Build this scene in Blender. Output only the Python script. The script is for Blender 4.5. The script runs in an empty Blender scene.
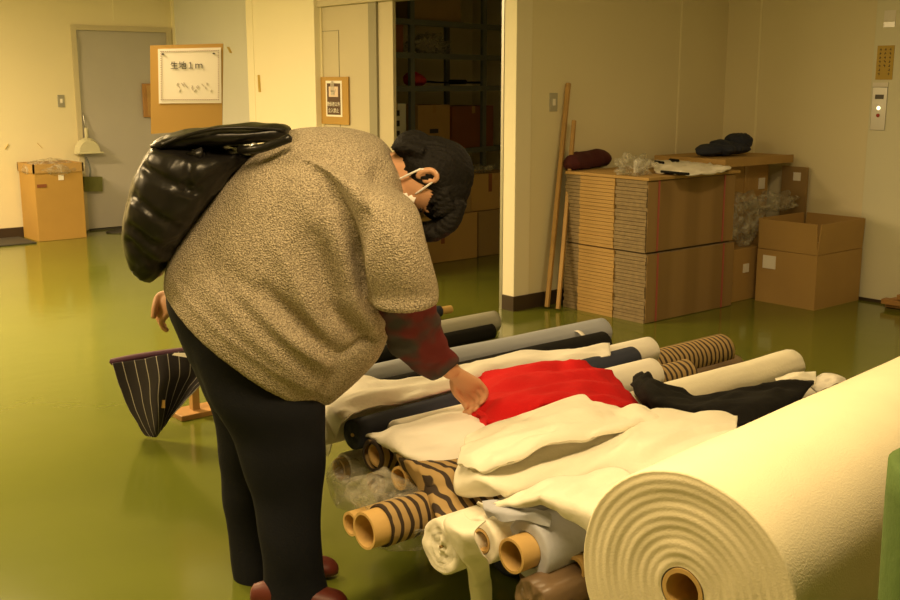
import bpy, math, random
from mathutils import Vector, noise, Matrix
random.seed(7)
C = bpy.context.scene.collection
PI = math.pi
# ---------------------------------------------------------------- camera geometry
F, PCH, CH = 1079.0, math.atan(217/1079.0), 1.5
CA, SA = 0.768, 0.640          # room axes (x, y) against camera right / forward
def cam2room(X, Y, Z): return Vector((CA*X+SA*Y, -SA*X+CA*Y, Z))
def ray(px, py):
    u = (px-450)/F; v = (300-py)/F
    return u, math.cos(PCH)+v*math.sin(PCH), -math.sin(PCH)+v*math.cos(PCH)
def W(px, py, Y=3.05):         # point on the vertical plane at distance Y
    x, y, z = ray(px, py); t = Y/y; return cam2room(x*t, Y, CH+z*t)
def Z(px, py, z):              # point on the level plane at height z
    x, y, w = ray(px, py); t = (z-CH)/w; return cam2room(x*t, y*t, z)
def AX(px, py, a):             # point on plane x = a
    x, y, w = ray(px, py); d = cam2room(x, y, w); return Vector((a, d.y*a/d.x, CH+w*a/d.x))
def BY(px, py, b):             # point on plane y = b
    x, y, w = ray(px, py); d = cam2room(x, y, w); return Vector((d.x*b/d.y, b, CH+w*b/d.y))
RT = cam2room(1, 0, 0); FW = cam2room(0, 1, 0); UP = Vector((0, 0, 1))

# ---------------------------------------------------------------- materials
def nt(name):
    m = bpy.data.materials.new(name); m.use_nodes = True
    return m, m.node_tree.nodes, m.node_tree.links, m.node_tree.nodes['Principled BSDF']
def mat(name, col, rough=.6, bump=0, bscale=60, var=0, vscale=4, metal=0, sheen=0, emit=0, spec=None, coat=0):
    m, N, L, p = nt(name)
    p.inputs['Base Color'].default_value = (*col, 1); p.inputs['Roughness'].default_value = rough
    p.inputs['Metallic'].default_value = metal
    if spec is not None: p.inputs['Specular IOR Level'].default_value = spec
    if sheen: p.inputs['Sheen Weight'].default_value = sheen
    if coat: p.inputs['Coat Weight'].default_value = coat
    if emit:
        p.inputs['Emission Color'].default_value = (*col, 1); p.inputs['Emission Strength'].default_value = emit
    tc = N.new('ShaderNodeTexCoord')
    if var:
        n = N.new('ShaderNodeTexNoise'); n.inputs['Scale'].default_value = vscale; n.inputs['Detail'].default_value = 5
        L.new(tc.outputs['Object'], n.inputs['Vector'])
        r = N.new('ShaderNodeValToRGB')
        r.color_ramp.elements[0].position = .3; r.color_ramp.elements[1].position = .7
        r.color_ramp.elements[0].color = (*[c*(1-var) for c in col], 1)
        r.color_ramp.elements[1].color = (*[min(1, c*(1+var)) for c in col], 1)
        L.new(n.outputs['Fac'], r.inputs['Fac']); L.new(r.outputs['Color'], p.inputs['Base Color'])
    if bump:
        n = N.new('ShaderNodeTexNoise'); n.inputs['Scale'].default_value = bscale; n.inputs['Detail'].default_value = 3
        L.new(tc.outputs['Object'], n.inputs['Vector'])
        b = N.new('ShaderNodeBump'); b.inputs['Strength'].default_value = bump; b.inputs['Distance'].default_value = .01
        L.new(n.outputs['Fac'], b.inputs['Height']); L.new(b.outputs['Normal'], p.inputs['Normal'])
    return m
def band_mat(name, c1, c2, scale, axis='X', dist=3, dscale=2, lo=.45, hi=.55, rough=.8, direction=None):
    m, N, L, p = nt(name); p.inputs['Roughness'].default_value = rough
    tc = N.new('ShaderNodeTexCoord'); w = N.new('ShaderNodeTexWave'); w.bands_direction = axis
    w.inputs['Scale'].default_value = scale; w.inputs['Distortion'].default_value = dist
    w.inputs['Detail Scale'].default_value = dscale; w.inputs['Detail'].default_value = 2
    L.new(tc.outputs['Object'], w.inputs['Vector'])
    r = N.new('ShaderNodeValToRGB'); r.color_ramp.elements[0].position = lo; r.color_ramp.elements[1].position = hi
    r.color_ramp.elements[0].color = (*c1, 1); r.color_ramp.elements[1].color = (*c2, 1)
    L.new(w.outputs['Fac'], r.inputs['Fac']); L.new(r.outputs['Color'], p.inputs['Base Color'])
    return m
M = {}
M['wall'] = mat('wall_paint', (.82, .75, .52), .7, .06, 40, .03, .8)
M['wall_grey'] = mat('partition_paint', (.78, .79, .76), .5, .04, 40, .03, 1)
M['pillar'] = mat('pillar_paint', (.76, .74, .56), .55, .04, 40, .02, 1)
M['pilaster'] = mat('pilaster_paint', (.90, .84, .64), .6, .04, 40, .02, 1)
M['ceil'] = mat('ceiling_board', (.8, .78, .7), .8, .1, 30)
M['seam'] = mat('seam_paint', (.92, .86, .62), .6)
M['base'] = mat('vinyl_baseboard', (.05, .032, .02), .45)
M['door'] = mat('door_paint', (.47, .45, .43), .5, .03, 60, .03, 2)
M['slide'] = mat('sliding_door_paint', (.57, .51, .36), .45, .03, 60, .04, 1)
M['slide_d'] = mat('sliding_door_edge', (.30, .28, .20), .5)
M['metal'] = mat('brushed_metal', (.5, .5, .48), .35, metal=.9)
M['dmetal'] = mat('grey_shelf_steel', (.17, .19, .19), .45, metal=.2)
M['card'] = mat('cardboard', (.46, .29, .10), .75, .08, 25, .06, 3)
M['card_d'] = mat('brown_cardboard', (.33, .22, .09), .75, .08, 25, .08, 3)
M['card_o'] = mat('orange_cardboard', (.46, .28, .07), .7, .05, 25, .05, 3)
M['card_r'] = mat('red_brown_cardboard', (.24, .08, .03), .7, .05, 25, .05, 3)
M['card_s'] = band_mat('carton_side', (.27, .17, .065), (.33, .21, .085), 1.1, 'X', .6, 1, .2, .8)
M['card_e'] = mat('corrugated_ends', (.27, .20, .11), .8, .3, 60, .15, 30)
M['tape'] = mat('packing_tape', (.45, .28, .10), .25)
M['paper'] = mat('white_paper', (.88, .84, .78), .7)
M['ink'] = mat('black_ink', (.03, .03, .03), .7)
M['greyink'] = mat('faint_grey_ink', (.55, .5, .45), .7)
M['wood'] = mat('pale_wood', (.50, .30, .10), .5, .1, 20, .15, 6)
M['wood2'] = mat('tan_wood', (.42, .22, .07), .5, .1, 20, .15, 6)
M['core'] = mat('tube_cardboard', (.64, .42, .15), .6, .06, 30, .06, 8)
M['core_in'] = mat('tube_inside_cardboard', (.42, .24, .07), .8)
M['cream'] = mat('cream_cotton', (.88, .83, .66), .85, .15, 90, .02, 5, sheen=.2)
M['cream2'] = mat('ivory_cotton', (.90, .86, .72), .85, .15, 70, .02, 5, sheen=.2)
M['quilt'] = mat('cream_fleece', (.88, .80, .56), .9, .13, 330, .03, 12, sheen=.2)
M['white'] = mat('white_cotton', (.86, .82, .74), .85, .12, 80, .03, 5)
M['black'] = mat('black_wool', (.010, .0095, .009), .95, .2, 120, spec=.2)
M['navy'] = mat('navy_cotton', (.022, .028, .055), .85, .12, 80)
M['bgrey'] = mat('blue_grey_cotton', (.36, .38, .44), .85, .12, 80, .03, 5)
M['grey'] = mat('grey_cotton', (.36, .35, .30), .85, .12, 80, .03, 5)
M['periw'] = mat('pale_blue_cotton', (.50, .52, .60), .8, .12, 80, .03, 5)
M['brown'] = mat('brown_satin', (.17, .11, .06), .4, .1, 30, .2, 8)
M['red'] = mat('red_knit_cloth', (.60, .010, .012), .9, .2, 160, .03, 6, spec=.2)
M['tiger'] = band_mat('tiger_stripe_cloth', (.035, .02, .012), (.40, .27, .11), 10.5, 'X', 2.6, 1.2, .30, .42)
M['pin'] = None
M['knit'] = None
M['pants'] = mat('dark_denim', (.006, .007, .011), .85, .15, 160, .15, 6, spec=.25)
M['skin'] = mat('skin', (.62, .34, .19), .5, .05, 60, .05, 12)
M['hair'] = mat('black_hair', (.007, .006, .005), .7, .5, 90, spec=.2)
M['shoe'] = mat('red_brown_leather', (.12, .02, .012), .5)
M['maskm'] = mat('white_mask_fabric', (.85, .82, .78), .8)
M['green'] = mat('green_cloth', (.07, .13, .02), .8, .15, 60)
M['bag'] = None
M['bottle'] = mat('white_plastic', (.8, .8, .78), .3)
M['redp'] = mat('red_plastic', (.5, .03, .03), .4)
M['maroon'] = mat('maroon_wool', (.075, .012, .016), .9, .3, 60)
M['strap'] = mat('red_strapping_band', (.42, .10, .08), .4)
M['rim'] = mat('cream_plastic', (.62, .60, .42), .5)
M['matt'] = mat('dark_rubber', (.05, .045, .04), .8)
# floor
m, N, L, p = nt('green_floor_coating'); M['floor'] = m
tc = N.new('ShaderNodeTexCoord'); n = N.new('ShaderNodeTexNoise'); n.inputs['Scale'].default_value = .9; n.inputs['Detail'].default_value = 6
L.new(tc.outputs['Object'], n.inputs['Vector']); r = N.new('ShaderNodeValToRGB')
r.color_ramp.elements[0].position = .3; r.color_ramp.elements[1].position = .75
r.color_ramp.elements[0].color = (.125, .150, .020, 1); r.color_ramp.elements[1].color = (.155, .178, .024, 1)
L.new(n.outputs['Fac'], r.inputs['Fac']); L.new(r.outputs['Color'], p.inputs['Base Color'])
p.inputs['Roughness'].default_value = .13; p.inputs['Specular IOR Level'].default_value = .6
n2 = N.new('ShaderNodeTexNoise'); n2.inputs['Scale'].default_value = 5; L.new(tc.outputs['Object'], n2.inputs['Vector'])
b = N.new('ShaderNodeBump'); b.inputs['Strength'].default_value = .06; b.inputs['Distance'].default_value = .02
L.new(n2.outputs['Fac'], b.inputs['Height']); L.new(b.outputs['Normal'], p.inputs['Normal'])
# knit
m, N, L, p = nt('taupe_knit'); M['knit'] = m; p.inputs['Roughness'].default_value = .95
tc = N.new('ShaderNodeTexCoord'); v = N.new('ShaderNodeTexVoronoi'); v.inputs['Scale'].default_value = 210
L.new(tc.outputs['Object'], v.inputs['Vector'])
n = N.new('ShaderNodeTexNoise'); n.inputs['Scale'].default_value = 240; n.inputs['Detail'].default_value = 2; L.new(tc.outputs['Object'], n.inputs['Vector'])
r = N.new('ShaderNodeValToRGB'); r.color_ramp.elements[0].position = .32; r.color_ramp.elements[1].position = .68
r.color_ramp.elements[0].color = (.20, .165, .11, 1); r.color_ramp.elements[1].color = (.60, .51, .37, 1)
L.new(n.outputs['Fac'], r.inputs['Fac']); L.new(r.outputs['Color'], p.inputs['Base Color'])
b = N.new('ShaderNodeBump'); b.inputs['Strength'].default_value = .7; b.inputs['Distance'].default_value = .006
L.new(v.outputs['Distance'], b.inputs['Height']); L.new(b.outputs['Normal'], p.inputs['Normal'])
# black bag
m, N, L, p = nt('black_glossy_nylon'); M['bag'] = m; p.inputs['Specular IOR Level'].default_value = .35; p.inputs['Base Color'].default_value = (.011, .010, .009, 1); p.inputs['Roughness'].default_value = .33
tc = N.new('ShaderNodeTexCoord'); n = N.new('ShaderNodeTexNoise'); n.inputs['Scale'].default_value = 9; n.inputs['Detail'].default_value = 2; n.inputs['Distortion'].default_value = .6
L.new(tc.outputs['Object'], n.inputs['Vector']); b = N.new('ShaderNodeBump'); b.inputs['Strength'].default_value = .35; b.inputs['Distance'].default_value = .03
L.new(n.outputs['Fac'], b.inputs['Height']); L.new(b.outputs['Normal'], p.inputs['Normal'])
# undershirt: dark red with soft grey patches
m, N, L, p = nt('red_and_grey_print_jersey'); M['shirt'] = m; p.inputs['Roughness'].default_value = .9
tc = N.new('ShaderNodeTexCoord'); n = N.new('ShaderNodeTexNoise'); n.inputs['Scale'].default_value = 9; n.inputs['Detail'].default_value = 2
L.new(tc.outputs['Object'], n.inputs['Vector']); r = N.new('ShaderNodeValToRGB')
r.color_ramp.elements[0].position = .44; r.color_ramp.elements[1].position = .60
r.color_ramp.elements[0].color = (.13, .012, .012, 1); r.color_ramp.elements[1].color = (.045, .042, .04, 1)
L.new(n.outputs['Fac'], r.inputs['Fac']); L.new(r.outputs['Color'], p.inputs['Base Color'])
# pinstripe uses UV
def stripe_uv(name, base, line, count, duty):
    m, N, L, p = nt(name); p.inputs['Roughness'].default_value = .85
    tc = N.new('ShaderNodeTexCoord'); s = N.new('ShaderNodeSeparateXYZ'); L.new(tc.outputs['UV'], s.inputs[0])
    a = N.new('ShaderNodeMath'); a.operation = 'MULTIPLY'; a.inputs[1].default_value = count; L.new(s.outputs['X'], a.inputs[0])
    f = N.new('ShaderNodeMath'); f.operation = 'FRACT'; L.new(a.outputs[0], f.inputs[0])
    g = N.new('ShaderNodeMath'); g.operation = 'LESS_THAN'; g.inputs[1].default_value = duty; L.new(f.outputs[0], g.inputs[0])
    x = N.new('ShaderNodeMix'); x.data_type = 'RGBA'; x.inputs[6].default_value = (*base, 1); x.inputs[7].default_value = (*line, 1)
    L.new(g.outputs[0], x.inputs[0]); L.new(x.outputs[2], p.inputs['Base Color'])
    return m
M['pin'] = stripe_uv('navy_pinstripe_cloth', (.020, .016, .020), (.40, .37, .33), 10, .07)
M['purple'] = mat('purple_trim_cloth', (.07, .02, .05), .7)
# clear plastic film
m, N, L, p = nt('clear_plastic_film'); M['film'] = m
out = [q for q in N if q.type == 'OUTPUT_MATERIAL'][0]
tr = N.new('ShaderNodeBsdfTransparent'); tr.inputs[0].default_value = (.93, .93, .91, 1)
p.inputs['Base Color'].default_value = (.75, .72, .62, 1); p.inputs['Roughness'].default_value = .18
tc = N.new('ShaderNodeTexCoord'); n = N.new('ShaderNodeTexNoise'); n.inputs['Scale'].default_value = 14; n.inputs['Detail'].default_value = 6; n.inputs['Distortion'].default_value = 1.5
L.new(tc.outputs['Object'], n.inputs['Vector']); r = N.new('ShaderNodeValToRGB')
r.color_ramp.elements[0].position = .40; r.color_ramp.elements[1].position = .68
r.color_ramp.elements[0].color = (.07,)*3+(1,); r.color_ramp.elements[1].color = (.48,)*3+(1,)
L.new(n.outputs['Fac'], r.inputs['Fac']); mx = N.new('ShaderNodeMixShader')
L.new(r.outputs['Color'], mx.inputs[0]); L.new(tr.outputs[0], mx.inputs[1]); L.new(p.outputs[0], mx.inputs[2]); L.new(mx.outputs[0], out.inputs['Surface'])
b = N.new('ShaderNodeBump'); b.inputs['Strength'].default_value = .8; b.inputs['Distance'].default_value = .02
L.new(n.outputs['Fac'], b.inputs['Height']); L.new(b.outputs['Normal'], p.inputs['Normal'])

# ---------------------------------------------------------------- objects
def tag(o, label=None, cat=None, group=None, kind=None):
    if label: o['label'] = label
    if cat: o['category'] = cat
    if group: o['group'] = group
    if kind: o['kind'] = kind
    return o
def empty(name, loc, label, cat, group=None, rz=0):
    o = bpy.data.objects.new(name, None); C.objects.link(o); o.location = loc; o.rotation_euler[2] = rz
    o.empty_display_size = .1
    return tag(o, label, cat, group)
def rootloc(p):
    v = Vector((0, 0, 0))
    while p is not None: v = v+Vector(p.location); p = p.parent
    return v
def mk(name, V, Fc, mt, parent=None, smooth=True, origin=None, uvs=None, local=False):
    """V in room coordinates (or local to the parent)"""
    me = bpy.data.meshes.new(name)
    if local: off = Vector((0, 0, 0))
    elif parent is not None: off = rootloc(parent)
    else:
        if origin is None:
            xs = [v[0] for v in V]; ys = [v[1] for v in V]; zs = [v[2] for v in V]
            origin = Vector(((min(xs)+max(xs))/2, (min(ys)+max(ys))/2, min(zs)))
        off = Vector(origin)
    me.from_pydata([tuple(Vector(v)-off) for v in V], [], Fc)
    if uvs:
        l = me.uv_layers.new(name='UVMap')
        for lp in me.loops: l.data[lp.index].uv = uvs[lp.vertex_index]
    me.update()
    o = bpy.data.objects.new(name, me); C.objects.link(o)
    if mt is not None: me.materials.append(mt)
    if parent is not None: o.parent = parent
    elif not local: o.location = off
    if smooth:
        for q in me.polygons: q.use_smooth = True
    return o
def boxes(lst):
    """list of (x0,x1,y0,y1,z0,z1)"""
    V = []; Fc = []
    for x0, x1, y0, y1, z0, z1 in lst:
        k = len(V)
        V += [Vector(q) for q in ((x0,y0,z0),(x1,y0,z0),(x1,y1,z0),(x0,y1,z0),(x0,y0,z1),(x1,y0,z1),(x1,y1,z1),(x0,y1,z1))]
        Fc += [tuple(k+i for i in f) for f in ((0,3,2,1),(4,5,6,7),(0,1,5,4),(1,2,6,5),(2,3,7,6),(3,0,4,7))]
    return V, Fc
def bx(name, lst, mt, parent=None, bevel=0, local=False):
    if isinstance(lst[0], (int, float)): lst = [lst]
    V, Fc = boxes(lst); o = mk(name, V, Fc, mt, parent, smooth=False, local=local)
    if bevel:
        md = o.modifiers.new('bevel', 'BEVEL'); md.width = bevel; md.segments = 2; md.limit_method = 'ANGLE'
    return o
def bar(P, Q, w, h, up=UP):
    P = Vector(P); Q = Vector(Q); d = (Q-P).normalized(); s = d.cross(Vector(up))
    s = s.normalized() if s.length > 1e-4 else Vector((1,0,0)); t = s.cross(d)
    V = []
    for c in (P, Q):
        for a, b_ in ((-1,-1),(1,-1),(1,1),(-1,1)): V.append(c+s*a*w/2+t*b_*h/2)
    return V, [(0,1,2,3),(7,6,5,4),(0,4,5,1),(1,5,6,2),(2,6,7,3),(3,7,4,0)]
def merge(parts):
    V = []; Fc = []
    for v, f in parts:
        k = len(V); V += list(v); Fc += [tuple(k+i for i in q) for q in f]
    return V, Fc
def cr(P, t):
    n = len(P)-1; t = max(0, min(n-1e-6, t)); i = int(t); f = t-i
    p0, p1, p2, p3 = P[max(i-1, 0)], P[i], P[i+1], P[min(i+2, n)]
    return .5*((2*p1)+(p2-p0)*f+(2*p0-5*p1+4*p2-p3)*f*f+(3*p1-p0-3*p2+p3)*f**3)
def tube(pts, rad, n=10, sub=4, caps=True):
    pts = [Vector(p) for p in pts]
    if not isinstance(rad, (list, tuple)): rad = [rad]*len(pts)
    m_ = (len(pts)-1)*sub; cs = []; rs = []
    for i in range(m_+1):
        t = i/sub; cs.append(cr(pts, t)); k = min(int(t), len(rad)-2) if len(rad) > 1 else 0
        f = t-k; rs.append(rad[k]*(1-f)+rad[k+1]*f)
    V = []; Fc = []; ref = None
    for i, c in enumerate(cs):
        d = (cs[min(i+1, m_)]-cs[max(i-1, 0)]).normalized()
        if ref is None: ref = d.orthogonal().normalized()
        ref = (ref-d*ref.dot(d)).normalized(); s = d.cross(ref)
        for j in range(n):
            a = 2*PI*j/n; V.append(c+(ref*math.cos(a)+s*math.sin(a))*rs[i])
    for i in range(m_):
        for j in range(n): Fc.append((i*n+j, i*n+(j+1)%n, (i+1)*n+(j+1)%n, (i+1)*n+j))
    if caps:
        for i, sgn in ((0, -1), (m_, 1)):
            d = (cs[1]-cs[0]).normalized()*-1 if i == 0 else (cs[m_]-cs[m_-1]).normalized()
            V.append(cs[i]+d*rs[i]*.6); k = len(V)-1
            for j in range(n):
                q = (i*n+j, i*n+(j+1)%n, k); Fc.append(q if i else q[::-1])
    return V, Fc
def loft(secs, n=28, sub=4, pw=2.0, capk=.35, open0=False):
    """secs: (center, axis1, axis2)"""
    c = [Vector(s[0]) for s in secs]; A = [Vector(s[1]) for s in secs]; B = [Vector(s[2]) for s in secs]
    m_ = (len(secs)-1)*sub; V = []; Fc = []
    for i in range(m_+1):
        t = i/sub; cc, aa, bb = cr(c, t), cr(A, t), cr(B, t)
        for j in range(n):
            th = 2*PI*j/n; x, y = math.cos(th), math.sin(th)
            k = (abs(x)**pw+abs(y)**pw)**(-1/pw); V.append(cc+aa*x*k+bb*y*k)
    for i in range(m_):
        for j in range(n): Fc.append((i*n+j, i*n+(j+1)%n, (i+1)*n+(j+1)%n, (i+1)*n+j))
    for i in (0, m_):
        cc = sum((V[i*n+j] for j in range(n)), Vector())/n
        d = (c[0]-c[1]) if i == 0 else (c[-1]-c[-2]); d = d.normalized()
        r_ = min((V[i*n]-cc).length, (V[i*n+n//4]-cc).length)
        k0 = len(V)
        for j in range(n): V.append(cc+(V[i*n+j]-cc)*.6+d*r_*capk*.8)
        V.append(cc+d*r_*capk); kc = len(V)-1
        for j in range(n):
            q = (i*n+j, i*n+(j+1)%n, k0+(j+1)%n, k0+j); Fc.append(q[::-1] if i == 0 else q)
            q = (k0+j, k0+(j+1)%n, kc); Fc.append(q[::-1] if i == 0 else q)
    return V, Fc
def ell(c, rx, ry, rz, R=None, n=20, m_=14):
    V = []; Fc = []; c = Vector(c); R = R or Matrix.Identity(3)
    for i in range(m_+1):
        ph = PI*i/m_
        for j in range(n):
            th = 2*PI*j/n
            V.append(c+R@Vector((rx*math.sin(ph)*math.cos(th), ry*math.sin(ph)*math.sin(th), rz*math.cos(ph))))
    for i in range(m_):
        for j in range(n): Fc.append((i*n+j, i*n+(j+1)%n, (i+1)*n+(j+1)%n, (i+1)*n+j)[::-1])
    return V, Fc
def bake(o, mods):
    """apply modifiers given as (type, dict) and return the object with the result"""
    for t, kw in mods:
        md = o.modifiers.new(t.lower(), t)
        for k, v in kw.items(): setattr(md, k, v)
    bpy.context.view_layer.update()
    dg = bpy.context.evaluated_depsgraph_get()
    me = bpy.data.meshes.new_from_object(o.evaluated_get(dg))
    o.modifiers.clear(); o.data = me
    for q in me.polygons: q.use_smooth = True
    return o
def fuse(name, parts, mt, parent, voxel, smooth=6, fac=.5):
    V, Fc = merge(parts); o = mk(name, V, Fc, mt, parent)
    bake(o, [('REMESH', dict(mode='VOXEL', voxel_size=voxel, use_smooth_shade=True)), ('SMOOTH', dict(factor=fac, iterations=smooth))])
    if not o.data.materials: o.data.materials.append(mt)
    return o
def solid(o, th, sub=0, offset=0):
    if sub: s = o.modifiers.new('subsurf', 'SUBSURF'); s.levels = sub; s.render_levels = sub
    s = o.modifiers.new('thickness', 'SOLIDIFY'); s.thickness = th; s.offset = offset
    return o
def patch(name, rows, mt, parent=None, wr=.006, wf=9, sub=12, th=.005, seed=0, uv=False, minz=.01, rg=.8):
    """cloth sheet through a net of points in the room"""
    R_, K = len(rows), len(rows[0]); nu, nv = (K-1)*sub, (R_-1)*sub
    V = []; uvs = []
    for j in range(nv+1):
        for i in range(nu+1):
            colp = [cr([Vector(p) for p in row], i/sub) for row in rows]
            p = cr(colp, j/sub)
            q = Vector((p.x*wf*.45, p.y*wf, p.z*wf))+Vector((seed*7.3,)*3)
            d = noise.noise(q)+.5*noise.noise(q*2.3)
            e_ = q*.55+Vector((d*.35, d*.35, 3)); d += rg*(1-3.2*abs(noise.noise(e_)))+rg*.5*(1-3*abs(noise.noise(e_*2.1+Vector((7, 1, 2)))))
            p = p+Vector((noise.noise(q*1.3+Vector((5,5,5)))*wr*.5, noise.noise(q*1.3)*wr*.5, d*wr))
            if p.z < minz: p.z = minz
            V.append(p); uvs.append((i/nu, j/nv))
    Fc = [(j*(nu+1)+i, j*(nu+1)+i+1, (j+1)*(nu+1)+i+1, (j+1)*(nu+1)+i) for j in range(nv) for i in range(nu)]
    o = mk(name, V, Fc, mt, parent, uvs=uvs)
    return solid(o, th)
def text_mesh(name, s, size, mt, parent, M4, align='LEFT', ext=.0006):
    cu = bpy.data.curves.new(name, 'FONT'); cu.body = s; cu.size = size; cu.align_x = align; cu.extrude = ext
    t = bpy.data.objects.new(name, cu); C.objects.link(t); bpy.context.view_layer.update()
    me = bpy.data.meshes.new_from_object(t.evaluated_get(bpy.context.evaluated_depsgraph_get()))
    bpy.data.objects.remove(t); me.transform(M4)
    if parent is not None: me.transform(Matrix.Translation(-rootloc(parent)))
    me.materials.clear(); me.materials.append(mt)
    o = bpy.data.objects.new(name, me); C.objects.link(o)
    if parent is not None: o.parent = parent
    return o
def st(name, lst, mt, bevel=0): return tag(bx(name, lst, mt, bevel=bevel), kind='structure')

# ---------------------------------------------------------------- the room
AD, BW, XR, BF, HC = 4.856, 5.167, 7.07, 10.90, 2.6
st('floor', (-3.2, 8.0, -3.2, 11.2, -.1, 0), M['floor'])
st('ceiling', (-3.2, 8.0, -3.2, 11.2, HC, HC+.1), M['ceil'])
st('wall_far', [(-3.2, 4.17, BF, BF+.1, 0, HC), (4.17, 5.24, BF, BF+.1, 2.06, HC), (5.24, 5.27, BF, BF+.1, 0, HC)], M['wall'])
st('wall_left', (-3.2, -3.1, -3.2, 11, 0, HC), M['wall'])
st('wall_back', (-3.2, 8, -3.2, -3.1, 0, HC), M['wall'])
st('wall_right', [(XR, XR+.1, 3.93, BW+.0, 0, HC)], M['wall'])
st('wall_middle', [(AD+.139, XR+.1, BW, BW+.10, 0, HC)], M['wall'])
st('wall_lift', [(XR-.03, XR+.1, -3.2, 3.60, 0, HC)], M['wall'])
st('pillar_right', [(XR-.05, XR+.1, 3.60, 3.93, 0, HC)], M['pillar'])
# sliding door wall (x = AD): opening 5.27..6.48, door leaf 6.75..7.5, header over it
st('wall_storage', [(AD, AD+.12, 5.27, 7.56, 2.12, HC), (AD+.02, AD+.12, 7.45, 8.6, 0, HC), (AD+.02, 5.35, 8.5, 8.6, 0, HC)], M['wall'])
st('trim_1', [(AD, AD+.14, BW-.004, BW+.11, 0, HC)], M['pilaster'], .004)
st('trim_2', [(AD-.005, AD+.06, 5.277, 5.30, 0, 2.12)], M['metal'])
st('trim_3', [(AD-.01, AD+.14, 5.30, 7.5, 2.09, 2.14)], M['slide'], .004)
st('trim_4', [(AD-.03, AD+.12, 7.47, 8.55, 0, HC)], M['pilaster'], .008)
st('trim_5', [(AD-.036, AD-.02, 7.47, 7.55, 0, HC), (AD-.036, AD-.02, 8.44, 8.55, 0, HC)], M['pilaster'], .003)
st('wall_partition', [(5.27, 5.37, 8.55, BF+.1, 0, HC)], M['wall_grey'])
st('trim_6', [(5.255, 5.272, 10.85, BF, 0, HC)], M['seam'])
# seams of the wall boards
st('trim_7', [(6.50, 6.515, BW-.004, BW+.01, 0, HC)], M['seam'])
st('trim_8', [(XR-.004, XR+.01, 4.865, 4.88, 0, HC)], M['seam'])
st('trim_9', [(4.62, 4.63, BF-.004, BF+.01, 2.12, HC), (3.28, 3.29, BF-.004, BF+.01, 0, HC)], M['seam'])
st('baseboard_middle', [(AD+.13, XR, BW-.012, BW+.01, 0, .10)], M['base'])
st('baseboard_trim', [(AD-.012, AD+.13, BW-.015, BW+.10, 0, .10)], M['base'])
st('baseboard_far', [(-3.1, 4.15, BF-.012, BF+.01, 0, .10)], M['base'])
st('baseboard_pillar', [(XR-.07, XR-.055, 3.60, 3.93, 0, .02)], M['base'])
# storage room shell
st('wall_storage_right', [(7.9, 8.0, BW+.1, 9.2, 0, HC)], M['wall'])
st('wall_storage_far', [(5.37, 8.0, 9.1, 9.2, 0, HC)], M['wall'])

# far grey door
d = tag(empty('door_1', (4.70, BF, 0), None, None), kind='structure')
bx('door_leaf', (4.22, 5.19, BF+.005, BF+.045, .02, 2.02), M['door'], d, .003)
bx('door_frame', [(4.17, 4.22, BF-.02, BF+.06, 0, 2.07), (5.19, 5.24, BF-.02, BF+.06, 0, 2.07), (4.22, 5.19, BF-.02, BF+.06, 2.02, 2.07)], mat('door_frame_paint', (.58, .52, .36), .5), d)
h = BY(78, 44, BF)
bx('hinge', (4.215, 4.245, BF-.012, BF+.006, 1.72, 1.93), M['metal'], d)
bx('door_sill', (4.17, 5.24, BF-.02, BF+.05, 0, .015), M['matt'], d)
# sliding door leaf
d = tag(empty('door_2', (AD+.05, 7.1, 0), None, None), kind='structure')
bx('door_leaf', (AD+.03, AD+.065, 6.72, 7.56, .01, 2.09), M['slide'], d, .003)
bx('door_stile', [(AD+.01, AD+.07, 6.70, 6.80, .01, 2.09)], M['slide_d'], d, .003)
bx('door_jamb', [(AD+.03, AD+.06, 6.52, 6.70, .0, 2.09)], M['slide'], d, .003)
bx('door_panel_groove', [(AD+.026, AD+.031, 7.22, 7.225, .2, 1.9), (AD+.026, AD+.031, 7.22, 7.56, 1.9, 1.905)], M['slide_d'], d)

# switch plates
def switch(name, c, ax, label):
    r_ = empty(name, c, label, 'light switch')
    if ax == 'y': bx('face_plate', (c[0]-.035, c[0]+.035, c[1]-.008, c[1], c[2]-.06, c[2]+.06), M['metal'], r_, .002); bx('rocker', (c[0]-.012, c[0]+.012, c[1]-.013, c[1]-.008, c[2]-.022, c[2]+.022), M['paper'], r_, .001)
    return r_
switch('light_switch', (5.198, BW, 1.375), 'y', 'metal light switch plate on the wall left of the leaning wooden poles')
q = BY(61, 101, BF); switch('light_switch', (q.x, BF, q.z), 'y', 'metal light switch plate on the far wall beside the grey door')

# yellow tape scraps on the walls
def scrap(p, q, w, label):
    V, Fc = bar(p, q, w, .002); return tag(mk('tape_scrap', V, Fc, mat('old_tape', (.62, .45, .12), .5), smooth=False), label, 'tape')
y = BF-.002
scrap(BY(5, 149, y), BY(8, 144, y), .025, 'old brown tape scrap stuck near the left edge of the far wall')
scrap(BY(37, 143, y), BY(42, 148, y), .025, 'old brown tape scrap stuck above the tall box on the far wall')
scrap(AX(229, 47, 5.268), AX(232, 53, 5.268), .05, 'small torn tape scrap on the pale partition right of the cloth price sign')
scrap(AX(259, 75, AD-.038), AX(260, 92, AD-.038), .03, 'long yellowed tape strip on the bright pilaster')

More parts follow.
